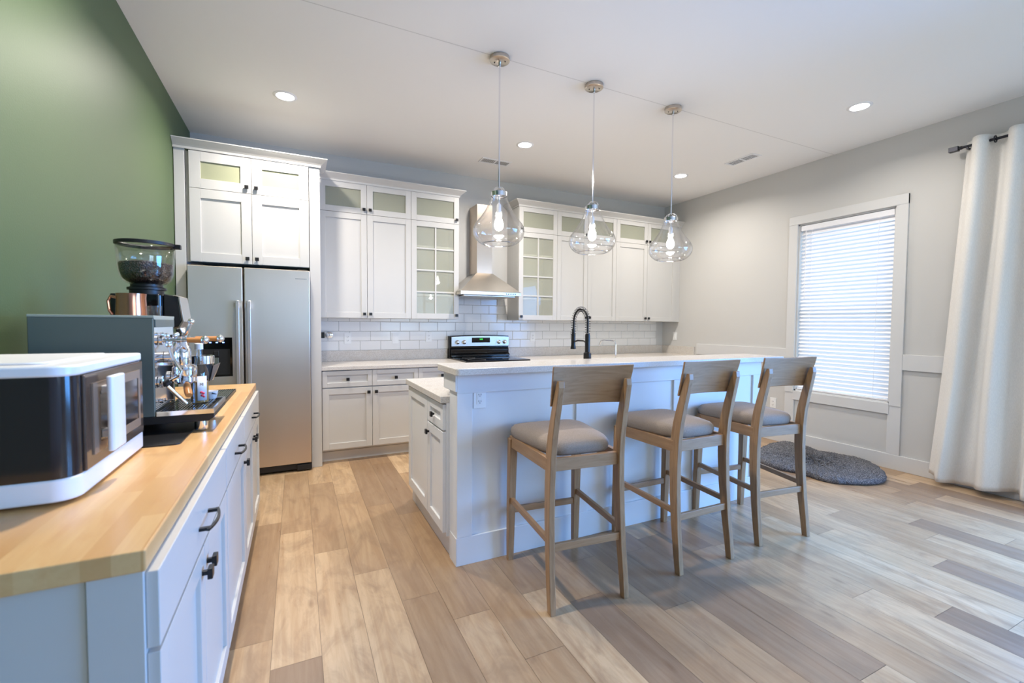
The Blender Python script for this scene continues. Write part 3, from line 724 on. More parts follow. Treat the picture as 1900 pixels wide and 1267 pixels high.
# ------------------------------------------------------------------ bar stools
def make_stool(loc, rz, label):
    t = thing('bar_stool', (0, 0, 0), label, 'stool', 'wooden bar stools along the island')
    for sx in (-1, 1):
        obj('front_leg', B().loft([(sx*.205, .245, 0, .032, .032), (sx*.205, .243, .12, .036, .036), (sx*.203, .235, .45, .042, .042), (sx*.200, .230, .69, .046, .046)]), 'stool', t, bevel=.003)
        st = []
        for z_, y_, d_ in ((0, -.275, .036), (.10, -.262, .040), (.25, -.243, .046), (.42, -.228, .052), (.58, -.222, .056), (.70, -.224, .058), (.80, -.236, .054), (.90, -.258, .048), (.98, -.279, .042), (1.04, -.295, .034), (1.07, -.300, .018)):
            xx = sx*(.196-.020*min(1, max(0, z_-.1))) ; st.append((xx, y_, z_, .030, d_))
        obj('rear_leg', B().loft(st), 'stool', t, bevel=.003)
        obj('side_stretcher', B().bar((sx*.197, -.235, .325), (sx*.204, .235, .345), .020, .030), 'stoolrail', t, bevel=.002)
        obj('side_rail', B().bar((sx*.188, -.215, .672), (sx*.203, .24, .672), .024, .062), 'stoolrail', t, bevel=.002)
    obj('rear_stretcher', B().bar((-.18, -.243, .292), (.18, -.243, .292), .018, .036), 'stoolback', t, bevel=.002)
    obj('footrest', B().bar((-.19, .236, .285), (.19, .236, .285), .020, .034), 'stoolback', t, bevel=.002)
    obj('rear_rail', B().bar((-.175, -.222, .672), (.175, -.222, .672), .026, .060), 'stoolback', t, bevel=.002)
    obj('front_rail', B().bar((-.19, .236, .672), (.19, .236, .672), .024, .060), 'stoolback', t, bevel=.002)
    # cushion: rounded trapezoid, domed
    b = B(); nr = 40; rings = []
    def outline(k, s_):
        a = 2*PI*k/nr; cx, cy = math.cos(a), math.sin(a); e = .38
        X = math.copysign(abs(cx)**e, cx); Y = math.copysign(abs(cy)**e, cy)
        wd = .172+.063*(Y+1)/2; return X*wd*s_, .035+Y*.245*s_-(.0)
    for s_, z_ in ((.955, .700), (.985, .712), (1.0, .730), (.985, .748), (.93, .762), (.80, .772), (.55, .779), (.25, .782), (.02, .783)):
        rings.append([b.bm.verts.new((*outline(k, s_), z_)) for k in range(nr)])
    for A, Q in zip(rings, rings[1:]):
        for k in range(nr): b.bm.faces.new((A[k], A[(k+1) % nr], Q[(k+1) % nr], Q[k]))
    b.bm.faces.new(rings[0][::-1]); b.bm.faces.new(rings[-1])
    obj('seat_cushion', b, 'seat', t, smooth='all')
    # curved plywood back
    b = B(); nx, nz = 16, 6; grid = {}
    for side in (0, 1):
        for i in range(nx+1):
            for j in range(nz+1):
                s_ = i/nx*2-1; v = j/nz; z_ = .948+.180*v; hw = .212 - .012*(1-v)
                zz = z_ + (.006*(s_*s_) if j == nz else 0)
                yb = -.262-.050*v + .030*(1-s_*s_)*1.0 + .012*side + .012
                grid[side, i, j] = b.bm.verts.new((s_*hw, yb, zz))
    for i in range(nx):
        for j in range(nz):
            for sd in (0, 1): b.bm.faces.new([grid[sd, i+p, j+q] for p, q in ((0, 0), (1, 0), (1, 1), (0, 1))])
    for i in range(nx):
        for j in (0, nz): b.bm.faces.new((grid[0, i, j], grid[0, i+1, j], grid[1, i+1, j], grid[1, i, j]))
    for j in range(nz):
        for i in (0, nx): b.bm.faces.new((grid[0, i, j], grid[0, i, j+1], grid[1, i, j+1], grid[1, i, j]))
    obj('backrest', b, 'stoolback', t, bevel=.003, smooth=True)
    t.location = loc; t.rotation_euler = (0, 0, rz); return t
s1 = make_stool((2.125, -3.135, 0), math.radians(-5), 'wooden bar stool nearest the camera, left end of the row')
s2 = copy_tree(s1); s2.location = (2.885, -3.12, 0); s2.rotation_euler = (0, 0, math.radians(0)); s2['label'] = 'middle wooden bar stool of the three at the island'
s3 = copy_tree(s1); s3.location = (3.593, -3.115, 0); s3.rotation_euler = (0, 0, math.radians(-6.5)); s3['label'] = 'wooden bar stool at the right end of the row, nearest the window'

# ------------------------------------------------------------------ pendants
def make_pendant(loc, label):
    t = thing('pendant_light', (0, 0, 0), label, 'pendant lamp', 'clear glass pendants over the island')
    obj('canopy', B().lathe([(.064, 0), (.066, -.004), (.066, -.024), (.060, -.028)], 0, 0, H, 36), 'nickel', t, smooth=True)
    obj('canopy_screw', B().sphere((.03, -.02, H-.030), .004, 8).sphere((-.03, .02, H-.030), .004, 8), 'black', t)
    obj('rod', B().tube([(0, 0, H-.028), (0, 0, 2.225)], .0055, 10).lathe([(.009, 0), (.009, .03)], 0, 0, H-.06, 12), 'chrome', t, smooth=True)
    # yoke and ring
    yk = B()
    for a0 in (0, PI/2):
        p = []
        for k in range(13):
            a = PI*k/12; p.append((.048*math.cos(a)*math.cos(a0+.4), .048*math.cos(a)*math.sin(a0+.4), 2.195+.036*math.sin(a)))
        yk.tube(p, .0028, 6)
    obj('yoke', yk, 'chrome', t, smooth=True)
    obj('collar', B().lathe([(.052, .002), (.0545, 0), (.0545, .026), (.050, .028), (.049, .004)], 0, 0, 2.170, 32, cap=False), 'chrome', t, smooth=True, solid=.002)
    obj('collar_plate', B().lathe([(.049, 0), (.049, .003)], 0, 0, 2.192, 32), 'chrome', t)
    obj('socket', B().lathe([(.013, 0), (.015, .01), (.015, .052), (.010, .062), (.004, .068), (.004, .115)], 0, 0, 2.060, 20), 'whiteplastic', t, smooth=True)
    obj('bulb', B().lathe([(.001, 0), (.014, .004), (.026, .018), (.031, .038), (.028, .060), (.018, .085), (.013, .105), (.012, .118)], 0, 0, 1.943, 24), 'bulb', t, smooth='all')
    prof = [(.050, 2.178), (.053, 2.165), (.060, 2.145), (.075, 2.110), (.094, 2.072), (.116, 2.038), (.140, 2.008), (.158, 1.985), (.168, 1.963), (.172, 1.940), (.168, 1.915), (.157, 1.893), (.140, 1.874), (.122, 1.861), (.108, 1.855), (.104, 1.857)]
    obj('shade_rim', B().lathe([(.103, 0), (.106, .002), (.107, .005), (.104, .007), (.101, .004), (.103, 0)], 0, 0, 1.8535, 64, cap=False), 'rimglass', t, smooth=True)
    obj('glass_shade', B().lathe(prof, 0, 0, 0, 64, cap=False), 'shade', t, smooth='all', solid=.0025)
    t.location = loc; return t
PD = [(2.098, -2.34), (2.857, -2.34), (3.635, -2.34)]
p1 = make_pendant((PD[0][0], PD[0][1], 0), 'clear teardrop glass pendant, leftmost and largest of the three in view')
p2 = copy_tree(p1); p2.location = (PD[1][0], PD[1][1], 0); p2['label'] = 'clear teardrop glass pendant in the middle, above the black faucet'
p3 = copy_tree(p1); p3.location = (PD[2][0], PD[2][1], 0); p3['label'] = 'clear teardrop glass pendant at the right, nearest the window'
for i, (x_, y_) in enumerate(PD):
    l = bpy.data.lights.new('bulb_light', 'POINT'); l.energy = W_PEND; l.color = (1, .90, .80); l.shadow_soft_size = .032
    o = bpy.data.objects.new('bulb_light', l); C.objects.link(o); o.location = (x_, y_, 1.965); 

# two pendants added unseen behind the camera to brighten ceiling and walls
for x_, l_ in ((1.9, 'left'), (3.9, 'right')):
    p = copy_tree(p1); p.location = (x_, -6.5, 0); p['group'] = 'added glass pendants behind the camera'; p['label'] = 'clear glass pendant added behind the camera to brighten the room, %s one' % l_
    l = bpy.data.lights.new('bulb_light', 'POINT'); l.energy = W_FILL; l.color = (1, .94, .87); l.shadow_soft_size = .032
    o = bpy.data.objects.new('bulb_light', l); C.objects.link(o); o.location = (x_, -6.5, 1.965)
# ------------------------------------------------------------------ recessed lights and ceiling vents
def make_can(x, y, label, k=1.0):
    t = thing('recessed_light', (x, y, H), label, 'ceiling light')
    obj('trim_ring', B().lathe([(.062, -.001), (.064, -.006), (.080, -.005), (.086, -.0005)], x, y, H, 36, cap=False), 'whiteplastic', t, smooth=True)
    obj('lens', B().lathe([(.0615, -.0005), (.0615, -.003)], x, y, H, 36), 'can', t)
    l = bpy.data.lights.new('can_light', 'AREA'); l.shape = 'DISK'; l.size = .12; l.energy = W_REC*k; l.color = (1, .93, .85); l.spread = math.radians(156)
    o = bpy.data.objects.new('can_light', l); C.objects.link(o); o.location = (x, y, H-.012)
make_can(.811, -1.14, 'lit recessed ceiling light in front of the refrigerator, leftmost', .92)
make_can(2.907, -1.14, 'lit recessed ceiling light seen beside the rod of the left pendant', .92)
make_can(4.957, -1.16, 'lit recessed ceiling light seen beside the right pendant, smallest in view', .62)
make_can(4.943, -3.02, 'lit recessed ceiling light over the stools toward the curtain', .4)
make_can(.75, -3.02, 'recessed ceiling light above the butcher block counter', 1.05)
def make_vent(x, y, label, lx, ly, n):
    t = thing('ceiling_vent', (x, y, H), label, 'vent')
    fr = B(); b = .02
    fr.box(x-lx/2, x+lx/2, y-ly/2, y-ly/2+b, H-.006, H-.0005).box(x-lx/2, x+lx/2, y+ly/2-b, y+ly/2, H-.006, H-.0005)
    fr.box(x-lx/2, x-lx/2+b, y-ly/2+b, y+ly/2-b, H-.006, H-.0005).box(x+lx/2-b, x+lx/2, y-ly/2+b, y+ly/2-b, H-.006, H-.0005)
    if lx > ly: fr.box(x-.01, x+.01, y-ly/2+b, y+ly/2-b, H-.006, H-.0005)
    else: fr.box(x-lx/2+b, x+lx/2-b, y-.01, y+.01, H-.006, H-.0005)
    obj('frame', fr, 'whiteplastic', t, bevel=.001)
    obj('duct', B().box(x-lx/2+b, x+lx/2-b, y-ly/2+b, y+ly/2-b, H-.0015, H-.0004), 'vent', t)
    sl = B()
    for k in range(n):
        if lx > ly:
            xx = x-lx/2+b+(lx-2*b)*(k+.5)/n; s_ = 1 if xx > x else -1
            sl.bar((xx-.004*s_, y-ly/2+b, H-.0035), (xx-.004*s_, y+ly/2-b, H-.0035), .006, .0016)
        else:
            yy = y-ly/2+b+(ly-2*b)*(k+.5)/n
            sl.bar((x-lx/2+b, yy, H-.0035), (x+lx/2-b, yy, H-.0035), .006, .0016)
    obj('louvres', sl, 'whiteplastic', t)
make_vent(2.83, -.585, 'white ceiling vent behind the left pendant rod', .34, .14, 16)
make_vent(5.14, -1.83, 'white ceiling vent near the right wall', .14, .34, 16)

# ------------------------------------------------------------------ curtain
XR, ZR = 5.745, 2.775
cr = thing('curtain_rod', (XR, -3.35, ZR), 'dark bronze curtain rod with square end, on right wall', 'curtain rod')
obj('rod', B().tube([(XR, -3.34, ZR), (XR, -7.3, ZR)], .0105, 12), 'rod', cr, smooth=True)
obj('finial', B().box(XR-.019, XR+.019, -3.345, -3.285, ZR-.019, ZR+.019).lathe([(.014, -.02), (.014, 0)], XR, -3.345, ZR, 12, axis='y'), 'rod', cr, bevel=.002)
for yy in (-3.395, -5.3, -7.2): obj('bracket', B().box(XR-.005, W-.001, yy-.006, yy+.006, ZR-.02, ZR-.008).box(W-.006, W-.0008, yy-.012, yy+.012, ZR-.05, ZR+.03), 'rod', cr)
ct = thing('curtain', (XR, -3.9, 0), 'long off-white grommet curtain hanging at the sliding door', 'curtain')
b = B(); nu, nv = 220, 70; G = []
rnd = random.Random(3); ph = [rnd.uniform(0, 6.28) for _ in range(8)]
for i in range(nu+1):
    s_ = i/nu; col_ = []
    for j in range(nv+1):
        v = j/nv; v1 = v
        yt = -3.375-.86*s_
        yb = -3.205-1.08*s_ ; k = v1**1.15
        amp = .060*(1-k)+.066*k
        phs = 2*PI*4.25*s_ + PI*.5
        sn = math.sin(phs+ .25*math.sin(3*v+ph[0])*k); sn = math.copysign(abs(sn)**.75, sn)
        xx = XR-.012*k + amp*sn + .012*k*math.sin(phs*2.3+ph[1]+2*v) + .006*math.sin(9*v+phs*1.7)*k
        yy = yt*(1-k)+yb*k + .020*k*math.sin(phs*.5+ph[2]+2.2*v)
        xx = min(xx, W-.032)
        z_ = 2.822*(1-v)+(.045+.018*math.sin(phs*.5+1))*v
        col_.append(b.bm.verts.new((xx, yy, z_)))
    G.append(col_)
for i in range(nu):
    for j in range(nv): b.bm.faces.new((G[i][j], G[i+1][j], G[i+1][j+1], G[i][j+1]))
obj('fabric', b, 'curtain', ct, smooth='all', solid=.0025)
for k in range(9):
    s_ = (k)/8.5; s0 = (k+ 0.0)/8.5
    phs = 2*PI*4.25*s0+PI*.5
    s_g = (k+.5)/8.5
    if s_g > 1: break
    yy = -3.405-.86*s_g
    obj('grommet', B().lathe([(.020, -.003), (.028, -.003), (.028, .003), (.020, .003), (.020, -.003)], XR, yy, ZR, 20, cap=False, axis='y'), 'rod', ct, smooth=True)

# ------------------------------------------------------------------ rug
b = B(); rnd = random.Random(5)
ctl = [(5.18, -2.06), (5.40, -2.00), (5.60, -1.96), (5.75, -1.99), (5.79, -2.12), (5.74, -2.26), (5.715, -2.36), (5.74, -2.48), (5.785, -2.60), (5.79, -2.74), (5.71, -2.88), (5.53, -3.03), (5.34, -3.11), (5.17, -3.10), (5.03, -3.03), (4.925, -2.95), (4.885, -2.84), (4.90, -2.74), (4.885, -2.63), (4.835, -2.52), (4.84, -2.38), (4.92, -2.22), (5.04, -2.12)]
def cr_(p, q, r, s, t): return tuple(.5*((2*q[i])+(-p[i]+r[i])*t+(2*p[i]-5*q[i]+4*r[i]-s[i])*t*t+(-p[i]+3*q[i]-3*r[i]+s[i])*t**3) for i in (0, 1))
ol = []; nC = len(ctl)
for i in range(nC):
    for k in range(14): ol.append(cr_(ctl[i-1], ctl[i], ctl[(i+1) % nC], ctl[(i+2) % nC], k/14))
cx = sum(p[0] for p in ol)/len(ol); cy = sum(p[1] for p in ol)/len(ol)
rings = []
RR = [(0.985, 0.001), (1.0, .012), (1.0, .028), (.985, .040), (.96, .048)]+[(.96*(1-k/34), .050) for k in range(1, 34)]
for (s_, z_) in RR:
    ring = []
    for p in ol:
        j = .006 if z_ > .01 else 0
        ring.append(b.bm.verts.new((cx+(p[0]-cx)*s_+rnd.uniform(-j, j)*.8, cy+(p[1]-cy)*s_+rnd.uniform(-j, j)*.8, z_+(rnd.uniform(-.007, .007) if z_ > .02 else 0)+(.004*math.sin(p[0]*30+s_*9)*math.sin(p[1]*26) if z_ > .03 else 0))))
    rings.append(ring)
kk = len(ol)
for A, Q in zip(rings, rings[1:]):
    for k in range(kk): b.bm.faces.new((A[k], A[(k+1) % kk], Q[(k+1) % kk], Q[k]))
b.bm.faces.new(rings[0][::-1]); b.bm.faces.new(rings[-1])
tag(obj('shag_rug', b, 'rug', smooth='all'), 'dark grey fluffy shag rug lying on the floor below the window', 'rug')

# ------------------------------------------------------------------ left counter run
LX = .6185; LY = [-4.105, -3.225, -2.61, -1.69]; fl = FX(LX+.0005)
LB = ['white base cabinet under the countertop oven, nearest the camera', 'narrow white single-door base cabinet between two wider ones under the butcher block', 'white base cabinet beside the refrigerator under the butcher block']
for i in range(3):
    a, b_ = LY[i], LY[i+1]; c_ = thing('base_cabinet', (LX, (a+b_)/2, 0), LB[i], 'cabinet')
    obj('carcass', B().box(.005, LX, a+.0005, b_-.0005, .11, .874), 'cab', c_, bevel=.001)
    obj('toe_kick', B().box(.005, .545, a+.01, b_-.0005, 0, .11), 'cab', c_)
    if i == 0: obj('end_panel', B().box(.54, LX, a-.004, a, .0, .874), 'cab', c_, bevel=.001)
    m_ = (a+b_)/2
    door(c_, fl, a+.004, b_-.004, .722, .868, 'slab', name='drawer', pl=(m_, .785))
    if i == 1: door(c_, fl, a+.004, b_-.004, .125, .716, 'shaker', kn=(b_-.045, .655))
    else:
        door(c_, fl, a+.004, m_, .125, .716, 'shaker', kn=(m_-.035, .655))
        door(c_, fl, m_, b_-.004, .125, .716, 'shaker', kn=(m_+.035, .655))
tag(obj('butcher_block_countertop', B().box(.003, .624, -4.115, -1.678, .8745, .914), 'butcher', bevel=.003), 'long maple butcher block countertop along the green wall', 'countertop')

# countertop oven
ov = thing('countertop_oven', (.24, -3.55, .914), 'white countertop oven with wraparound dark window and white handle', 'oven')
ox0, ox1, oy0, oy1 = .05, .427, -3.80, -3.312
def rr_pts(x0, x1, y0, y1, r, seg=6, rb=.01):
    pts = []
    for cx, cy, a0, rr in ((x1-.012, y1-.012, 0, .012), (x0+rb, y1-rb, 90, rb), (x0+rb, y0+rb, 180, rb), (x1-r, y0+r, 270, r)):
        for k in range(seg+1): a = math.radians(a0+90*k/seg); pts.append((cx+rr*math.cos(a), cy+rr*math.sin(a)))
    return pts
obj('lower_shell', B().prism(rr_pts(ox0, ox1, oy0, oy1, .045), .922, .972), 'whiteplastic', ov, bevel=.004, smooth=True)
obj('lid', B().prism(rr_pts(ox0, ox1, oy0, oy1, .045), 1.198, 1.222), 'whiteplastic', ov, bevel=.005, smooth=True)
obj('lid_tray', B().prism(rr_pts(ox0+.04, ox1-.07, oy0+.06, oy1-.06, .03), 1.2225, 1.227), 'whiteplastic', ov, bevel=.002)
MW['ovendark'] = mat('smoked_oven_glass', sp(44, 36, 34), .10, 0, .6)
MW['ovenbrown'] = mat('bronze_door_glass', sp(92, 76, 64), .14, .35, .6)
obj('window_shell', B().prism(rr_pts(ox0+.004, ox1-.004, oy0+.004, oy1-.004, .042), .9715, 1.1985), 'ovendark', ov, smooth=True)
dd = obj('oven_door', B().box(ox1-.006, ox1+.002, oy0+.052, oy1-.006, .972, 1.196), 'ovenbrown', ov, bevel=.003)
MW['ovenmirror'] = mat('reflective_door_window', sp(150, 130, 112), .32, .25)
fb = B(); a0, a1, c0, c1 = oy0+.090, oy1-.045, 1.000, 1.172
obj('window_bezel', B().box(ox1+.002, ox1+.005, a0, a1, c0, c0+.024).box(ox1+.002, ox1+.005, a0, a1, c1-.024, c1).box(ox1+.002, ox1+.005, a0, a0+.040, c0+.024, c1-.024).box(ox1+.002, ox1+.005, a1-.016, a1, c0+.024, c1-.024), 'ovenmirror', dd)
obj('window_glass', B().box(ox1+.002, ox1+.0035, a0+.03, a1-.012, c0+.02, c1-.02), 'ovendark', dd)
obj('handle', B().rbox(ox1+.022, ox1+.036, -3.690, -3.600, 1.000, 1.186, .006).box(ox1+.002, ox1+.024, -3.660, -3.630, 1.03, 1.05).box(ox1+.002, ox1+.024, -3.660, -3.630, 1.14, 1.16), 'whiteplastic', dd, bevel=.003, smooth=True)
for x_, y_ in ((ox0+.04, oy0+.06), (ox0+.04, oy1-.04), (ox1-.05, oy0+.07), (ox1-.05, oy1-.04)):
    obj('foot', B().lathe([(.014, 0), (.014, .0085)], x_, y_, .914, 12), 'blackplastic', ov)

# black mat under the machine
tag(obj('silicone_mat', B().rbox(.06, .520, -3.305, -2.795, .9143, .9185, .02), 'blackplastic'), 'black mat on the butcher block under the espresso machine', 'mat')

# espresso machine
em = thing('espresso_machine', (.26, -2.98, .9185), 'grey and chrome espresso machine with levers and drip tray', 'espresso machine')
ex0, ex1, ey0, ey1 = .09, .418, -3.13, -2.835
obj('side_panel', B().box(ex0, ex1-.002, ey0, ey0+.012, .982, 1.334), 'grey', em, bevel=.003)
obj('side_panel', B().box(ex0, ex1-.002, ey1-.012, ey1, .982, 1.334), 'grey', em, bevel=.003)
obj('body', B().box(ex0+.002, ex1-.006, ey0+.012, ey1-.012, .985, 1.326), 'grey', em)
obj('front_panel', B().box(ex1-.006, ex1-.003, ey0+.013, ey1-.013, 1.0, 1.300), 'chrome', em)
obj('top_band', B().box(ex1-.006, ex1+.002, ey0+.013, ey1-.013, 1.300, 1.328), 'grey', em, bevel=.001)
obj('cup_rail', B().box(ex0, ex1, ey0, ey0+.006, 1.334, 1.342).box(ex0, ex1, ey1-.006, ey1, 1.334, 1.342).box(ex1-.006, ex1, ey0+.006, ey1-.006, 1.328, 1.342).box(ex0, ex0+.006, ey0+.006, ey1-.006, 1.334, 1.342), 'greylt', em, bevel=.001)
obj('top_grate', B().box(ex0+.006, ex1-.006, ey0+.012, ey1-.012, 1.326, 1.3315), 'chrome', em)
obj('base_pan', B().prism([(ex0, .955), (.575, .955), (.592, .968), (.592, .982), (ex0, .982)], ey0-.002, ey1+.002, 'y'), 'blackplastic', em, bevel=.002)
tr_ = obj('drip_tray', B().box(.419, .592, ey0-.002, ey0+.004, .982, 1.0).box(.419, .592, ey1-.004, ey1+.002, .982, 1.0).box(.584, .592, ey0+.004, ey1-.004, .982, 1.0), 'chrome', em, bevel=.001)
obj('tray_floor', B().box(.419, .584, ey0+.004, ey1-.004, .9825, .986), 'dark', tr_)
b = B()
for k in range(15): xx = .424+k*.0095; b.box(xx, xx+.0040, ey0+.006, ey1-.006, .9945, .9985)
for k in range(3): yy = ey0+.06+k*.085; b.box(.421, .565, yy, yy+.004, .9925, .9945)
obj('tray_grille', b, 'chrome', tr_)
for x_, y_ in ((.545, -3.092), (.545, -2.868), (.14, -3.092), (.14, -2.868)):
    obj('foot', B().lathe([(.0205, 0), (.0215, .004), (.0215, .036)], x_, y_, .9188, 24), 'chrome', em, smooth=True)
# group head
gy = -2.985
obj('group_head', B().lathe([(.024, -.04), (.030, -.03), (.030, .03), (.022, .045), (.014, .075)], .470, gy, 1.185, 24).lathe([(.022, 0), (.022, .055)], .416, gy, 1.185, 20, axis='x').lathe([(.038, 0), (.040, .006), (.040, .034), (.030, .042)], .478, gy, 1.112, 28), 'chrome', em, smooth=True)
pf = obj('portafilter', B().lathe([(.030, -.012), (.036, -.004), (.036, .012), (.030, .018)], .478, gy, 1.094, 28).tube([(.485, gy-.03, 1.092), (.492, gy-.052, 1.084)], .008), 'chrome', em, smooth=True)
obj('wood_handle', B().tube([(.492, gy-.052, 1.084), (.495, gy-.062, 1.078), (.503, gy-.088, 1.058), (.508, gy-.102, 1.047)], [.009, .012, .013, .011], 14), 'woodknob', pf, smooth=True)
obj('lever_arm', B().tube([(.47, gy, 1.26), (.485, gy, 1.275), (.50, gy, 1.315)], [.007, .007, .007]).sphere((.501, gy, 1.322), .012, 12), 'chrome', em, smooth=True)
# two horizontal valve shafts with wood grips and chrome ball ends
for y_, x1_, z_ in ((-3.055, .555, 1.252), (-2.90, .585, 1.252)):
    kb = obj('valve_shaft', B().tube([(.416, y_, z_), (.50, y_, z_)], .0085, 12).lathe([(.018, 0), (.018, .01)], .417, y_, z_, 20, axis='x').lathe([(.013, 0), (.013, .012)], .470, y_, z_, 16, axis='x').sphere((.440, y_-.004, z_+.018), .009, 10).sphere((.462, y_+.004, z_+.018), .009, 10), 'chrome', em, smooth=True)
    obj('wood_grip', B().tube([(.500, y_, z_), (x1_-.012, y_, z_)], .010, 14), 'woodknob', kb, smooth=True)
    obj('ball_end', B().sphere((x1_, y_, z_), .015, 18), 'chrome', kb, smooth='all')
# steam wand, near side
sw = obj('steam_wand', B().sphere((.445, -3.06, 1.235), .012, 12).tube([(.445, -3.062, 1.23), (.458, -3.075, 1.19), (.478, -3.10, 1.16), (.492, -3.115, 1.140), (.485, -3.118, 1.122), (.455, -3.115, 1.105)], .006, 10), 'chrome', em, smooth=True)
obj('rubber_grip', B().tube([(.458, -3.115, 1.107), (.446, -3.115, 1.100), (.448, -3.115, 1.088)], [.009, .013, .010], 12), 'blackplastic', sw, smooth=True)
obj('wand_tip', B().tube([(.449, -3.114, 1.088), (.500, -3.09, 1.018)], [.0065, .0075], 12), 'chrome', sw, smooth=True)
ww = obj('water_wand', B().tube([(.450, -2.915, 1.235), (.475, -2.925, 1.17), (.500, -2.93, 1.10), (.505, -2.93, 1.045)], .006, 10), 'chrome', em, smooth=True)
obj('wood_sleeve', B().tube([(.487, -2.928, 1.135), (.500, -2.93, 1.092)], .010, 12), 'woodknob', ww, smooth=True)
for y_, z_ in ((-3.075, 1.10), (-2.885, 1.10)):
    obj('pressure_gauge', B().lathe([(.022, 0), (.022, .012), (.018, .014)], .4165, y_, z_, 24, axis='x'), 'chrome', em, smooth=True)
obj('power_switch', B().lathe([(.008, 0), (.008, .012)], .4165, -3.07, 1.03, 14, axis='x').lathe([(.006, 0), (.006, .014)], .4165, -3.04, 1.03, 14, axis='x'), 'chrome', em, smooth=True)

# copper pitcher and small glass on top of the machine
pc = thing('copper_pitcher', (.315, -2.995, 1.3315), 'copper coloured steel milk pitcher on top of the espresso machine', 'pitcher')
obj('cup', B().lathe([(.001, 0), (.040, .001), (.046, .006), (.045, .04), (.043, .075), (.045, .092), (.0435, .092), (.042, .07), (.043, .01), (.001, .006)], .322, -2.995, 1.3315, 32, cap=False), 'copper', pc, smooth=True)
obj('handle', B().tube([(.281, -2.995, 1.408), (.262, -2.995, 1.412), (.255, -2.995, 1.395), (.258, -2.995, 1.36), (.266, -2.995, 1.345)], .005, 8), 'copper', pc, smooth=True)
cp = thing('shot_glass', (.375, -2.93, 1.3315), 'small clear glass cup on espresso machine top beside the copper pitcher', 'glass')
obj('cup', B().lathe([(.001, 0), (.018, 0), (.021, .004), (.025, .05), (.0235, .05), (.019, .006), (.001, .005)], .375, -2.935, 1.3315, 24, cap=False), 'hopper', cp, smooth=True)

# bottle on drip tray
bt = thing('syrup_bottle', (.512, -2.945, .9985), 'clear glass bottle with white label standing on the drip tray', 'bottle')
bx, by, bz = .520, -2.958, .9988
obj('glass_body', B().lathe([(.001, 0), (.027, .0), (.031, .004), (.031, .118), (.027, .135), (.015, .160), (.013, .170), (.013, .215)], bx, by, bz, 28), 'hopper', bt, smooth=True)
obj('syrup', B().lathe([(.001, .003), (.028, .003), (.029, .006), (.029, .085), (.001, .086)], bx, by, bz, 24, cap=False), 'amber', bt, smooth=True)
obj('cap', B().lathe([(.0145, 0), (.0145, .022), (.010, .024)], bx, by, bz+.213, 20), 'whiteplastic', bt, smooth=True)
lb = B(); n_ = 12; arc = []
for k in range(n_+1):
    a = math.radians(-118+62*k/n_+22); arc.append((bx+.0316*math.cos(a), by+.0316*math.sin(a)))
lo = [lb.bm.verts.new((x_, y_, bz+.012)) for x_, y_ in arc]; hi = [lb.bm.verts.new((x_, y_, bz+.108)) for x_, y_ in arc]
for k in range(n_): lb.bm.faces.new((lo[k], lo[k+1], hi[k+1], hi[k]))
lo_ = obj('paper_label', lb, 'label', bt, smooth='all', solid=.0004)
am = math.radians(-118+31+22)
def on_label(du, z_):
    a = am+du/.032; return Vector((bx+.0322*math.cos(a), by+.0322*math.sin(a), bz+z_))
b = B()
for L_ in ([(-.007, .070), (-.007, .082), (-.0035, .074), (0, .082), (0, .070)],):   # letter M
    for a, c_ in zip(L_, L_[1:]): b.bar(on_label(*a), on_label(*c_), .0012, .0012)
b.bar(on_label(.003, .070), on_label(.003, .082), .0012, .0012)
obj('letters', b, 'ink', lo_)
b = B()
for du, z_, r_ in ((-.003, .044, .005), (.004, .040, .0045), (-.001, .032, .005), (.005, .027, .004)): b.sphere(on_label(du, z_), r_, 10)
obj('flower_print', b, 'pink', lo_, fn=None)
# small white cup on the tray
cu = thing('espresso_cup', (.548, -2.87, .9985), 'small white cup with black mark on far end of drip tray', 'cup')
obj('cup', B().lathe([(.001, 0), (.016, 0), (.020, .004), (.026, .034), (.0245, .034), (.018, .006), (.001, .004)], .545, -2.872, .9985, 28, cap=False), 'whiteplastic', cu, smooth=True)
b = B(); a_ = math.radians(-75)
for k in range(6):
    a0 = a_+k*.12; b.bar((.545+.0258*math.cos(a0), -2.872+.0258*math.sin(a0), .9985+.027-.001*k), (.545+.0258*math.cos(a0+.13), -2.872+.0258*math.sin(a0+.13), .9985+.0255-.001*k), .001, .006-.0007*k)
obj('painted_mark', b, 'ink', cu)

# coffee grinder
gr = thing('coffee_grinder', (.29, -2.60, .914), 'black coffee grinder with clear hopper full of dark beans', 'coffee grinder')
gx, gyy = .275, -2.60
obj('body', B().rbox(.170, .350, -2.70, -2.52, .93, 1.438, .02, 5), 'blackgloss', gr, bevel=.004, smooth=True)
obj('base', B().rbox(.15, .40, -2.72, -2.50, .9143, .932, .02, 5), 'blackplastic', gr, bevel=.003)
obj('front_head', B().prism([(.351, 1.442), (.385, 1.436), (.404, 1.428), (.414, 1.325), (.402, 1.300), (.351, 1.285)], -2.685, -2.535, 'y'), 'blackplastic', gr, bevel=.004)
obj('head_trim', B().prism([(.388, 1.438), (.410, 1.431), (.424, 1.322), (.408, 1.292), (.402, 1.298), (.416, 1.324), (.404, 1.428)], -2.690, -2.530, 'y'), 'nickel', gr, bevel=.001)
obj('chute', B().tube([(.395, -2.61, 1.29), (.415, -2.61, 1.24)], [.020, .012], 16), 'chrome', gr, smooth=True)
obj('hopper_collar', B().lathe([(.062, 0), (.062, .02), (.070, .022), (.070, .032), (.058, .036), (.058, .046)], gx, gyy, 1.438, 36), 'blackplastic', gr, smooth=True)
obj('hopper', B().lathe([(.056, 0), (.072, .008), (.086, .020), (.096, .05), (.102, .115), (.105, .175)], gx, gyy, 1.484, 48, cap=False), 'hopper', gr, smooth='all', solid=.003)
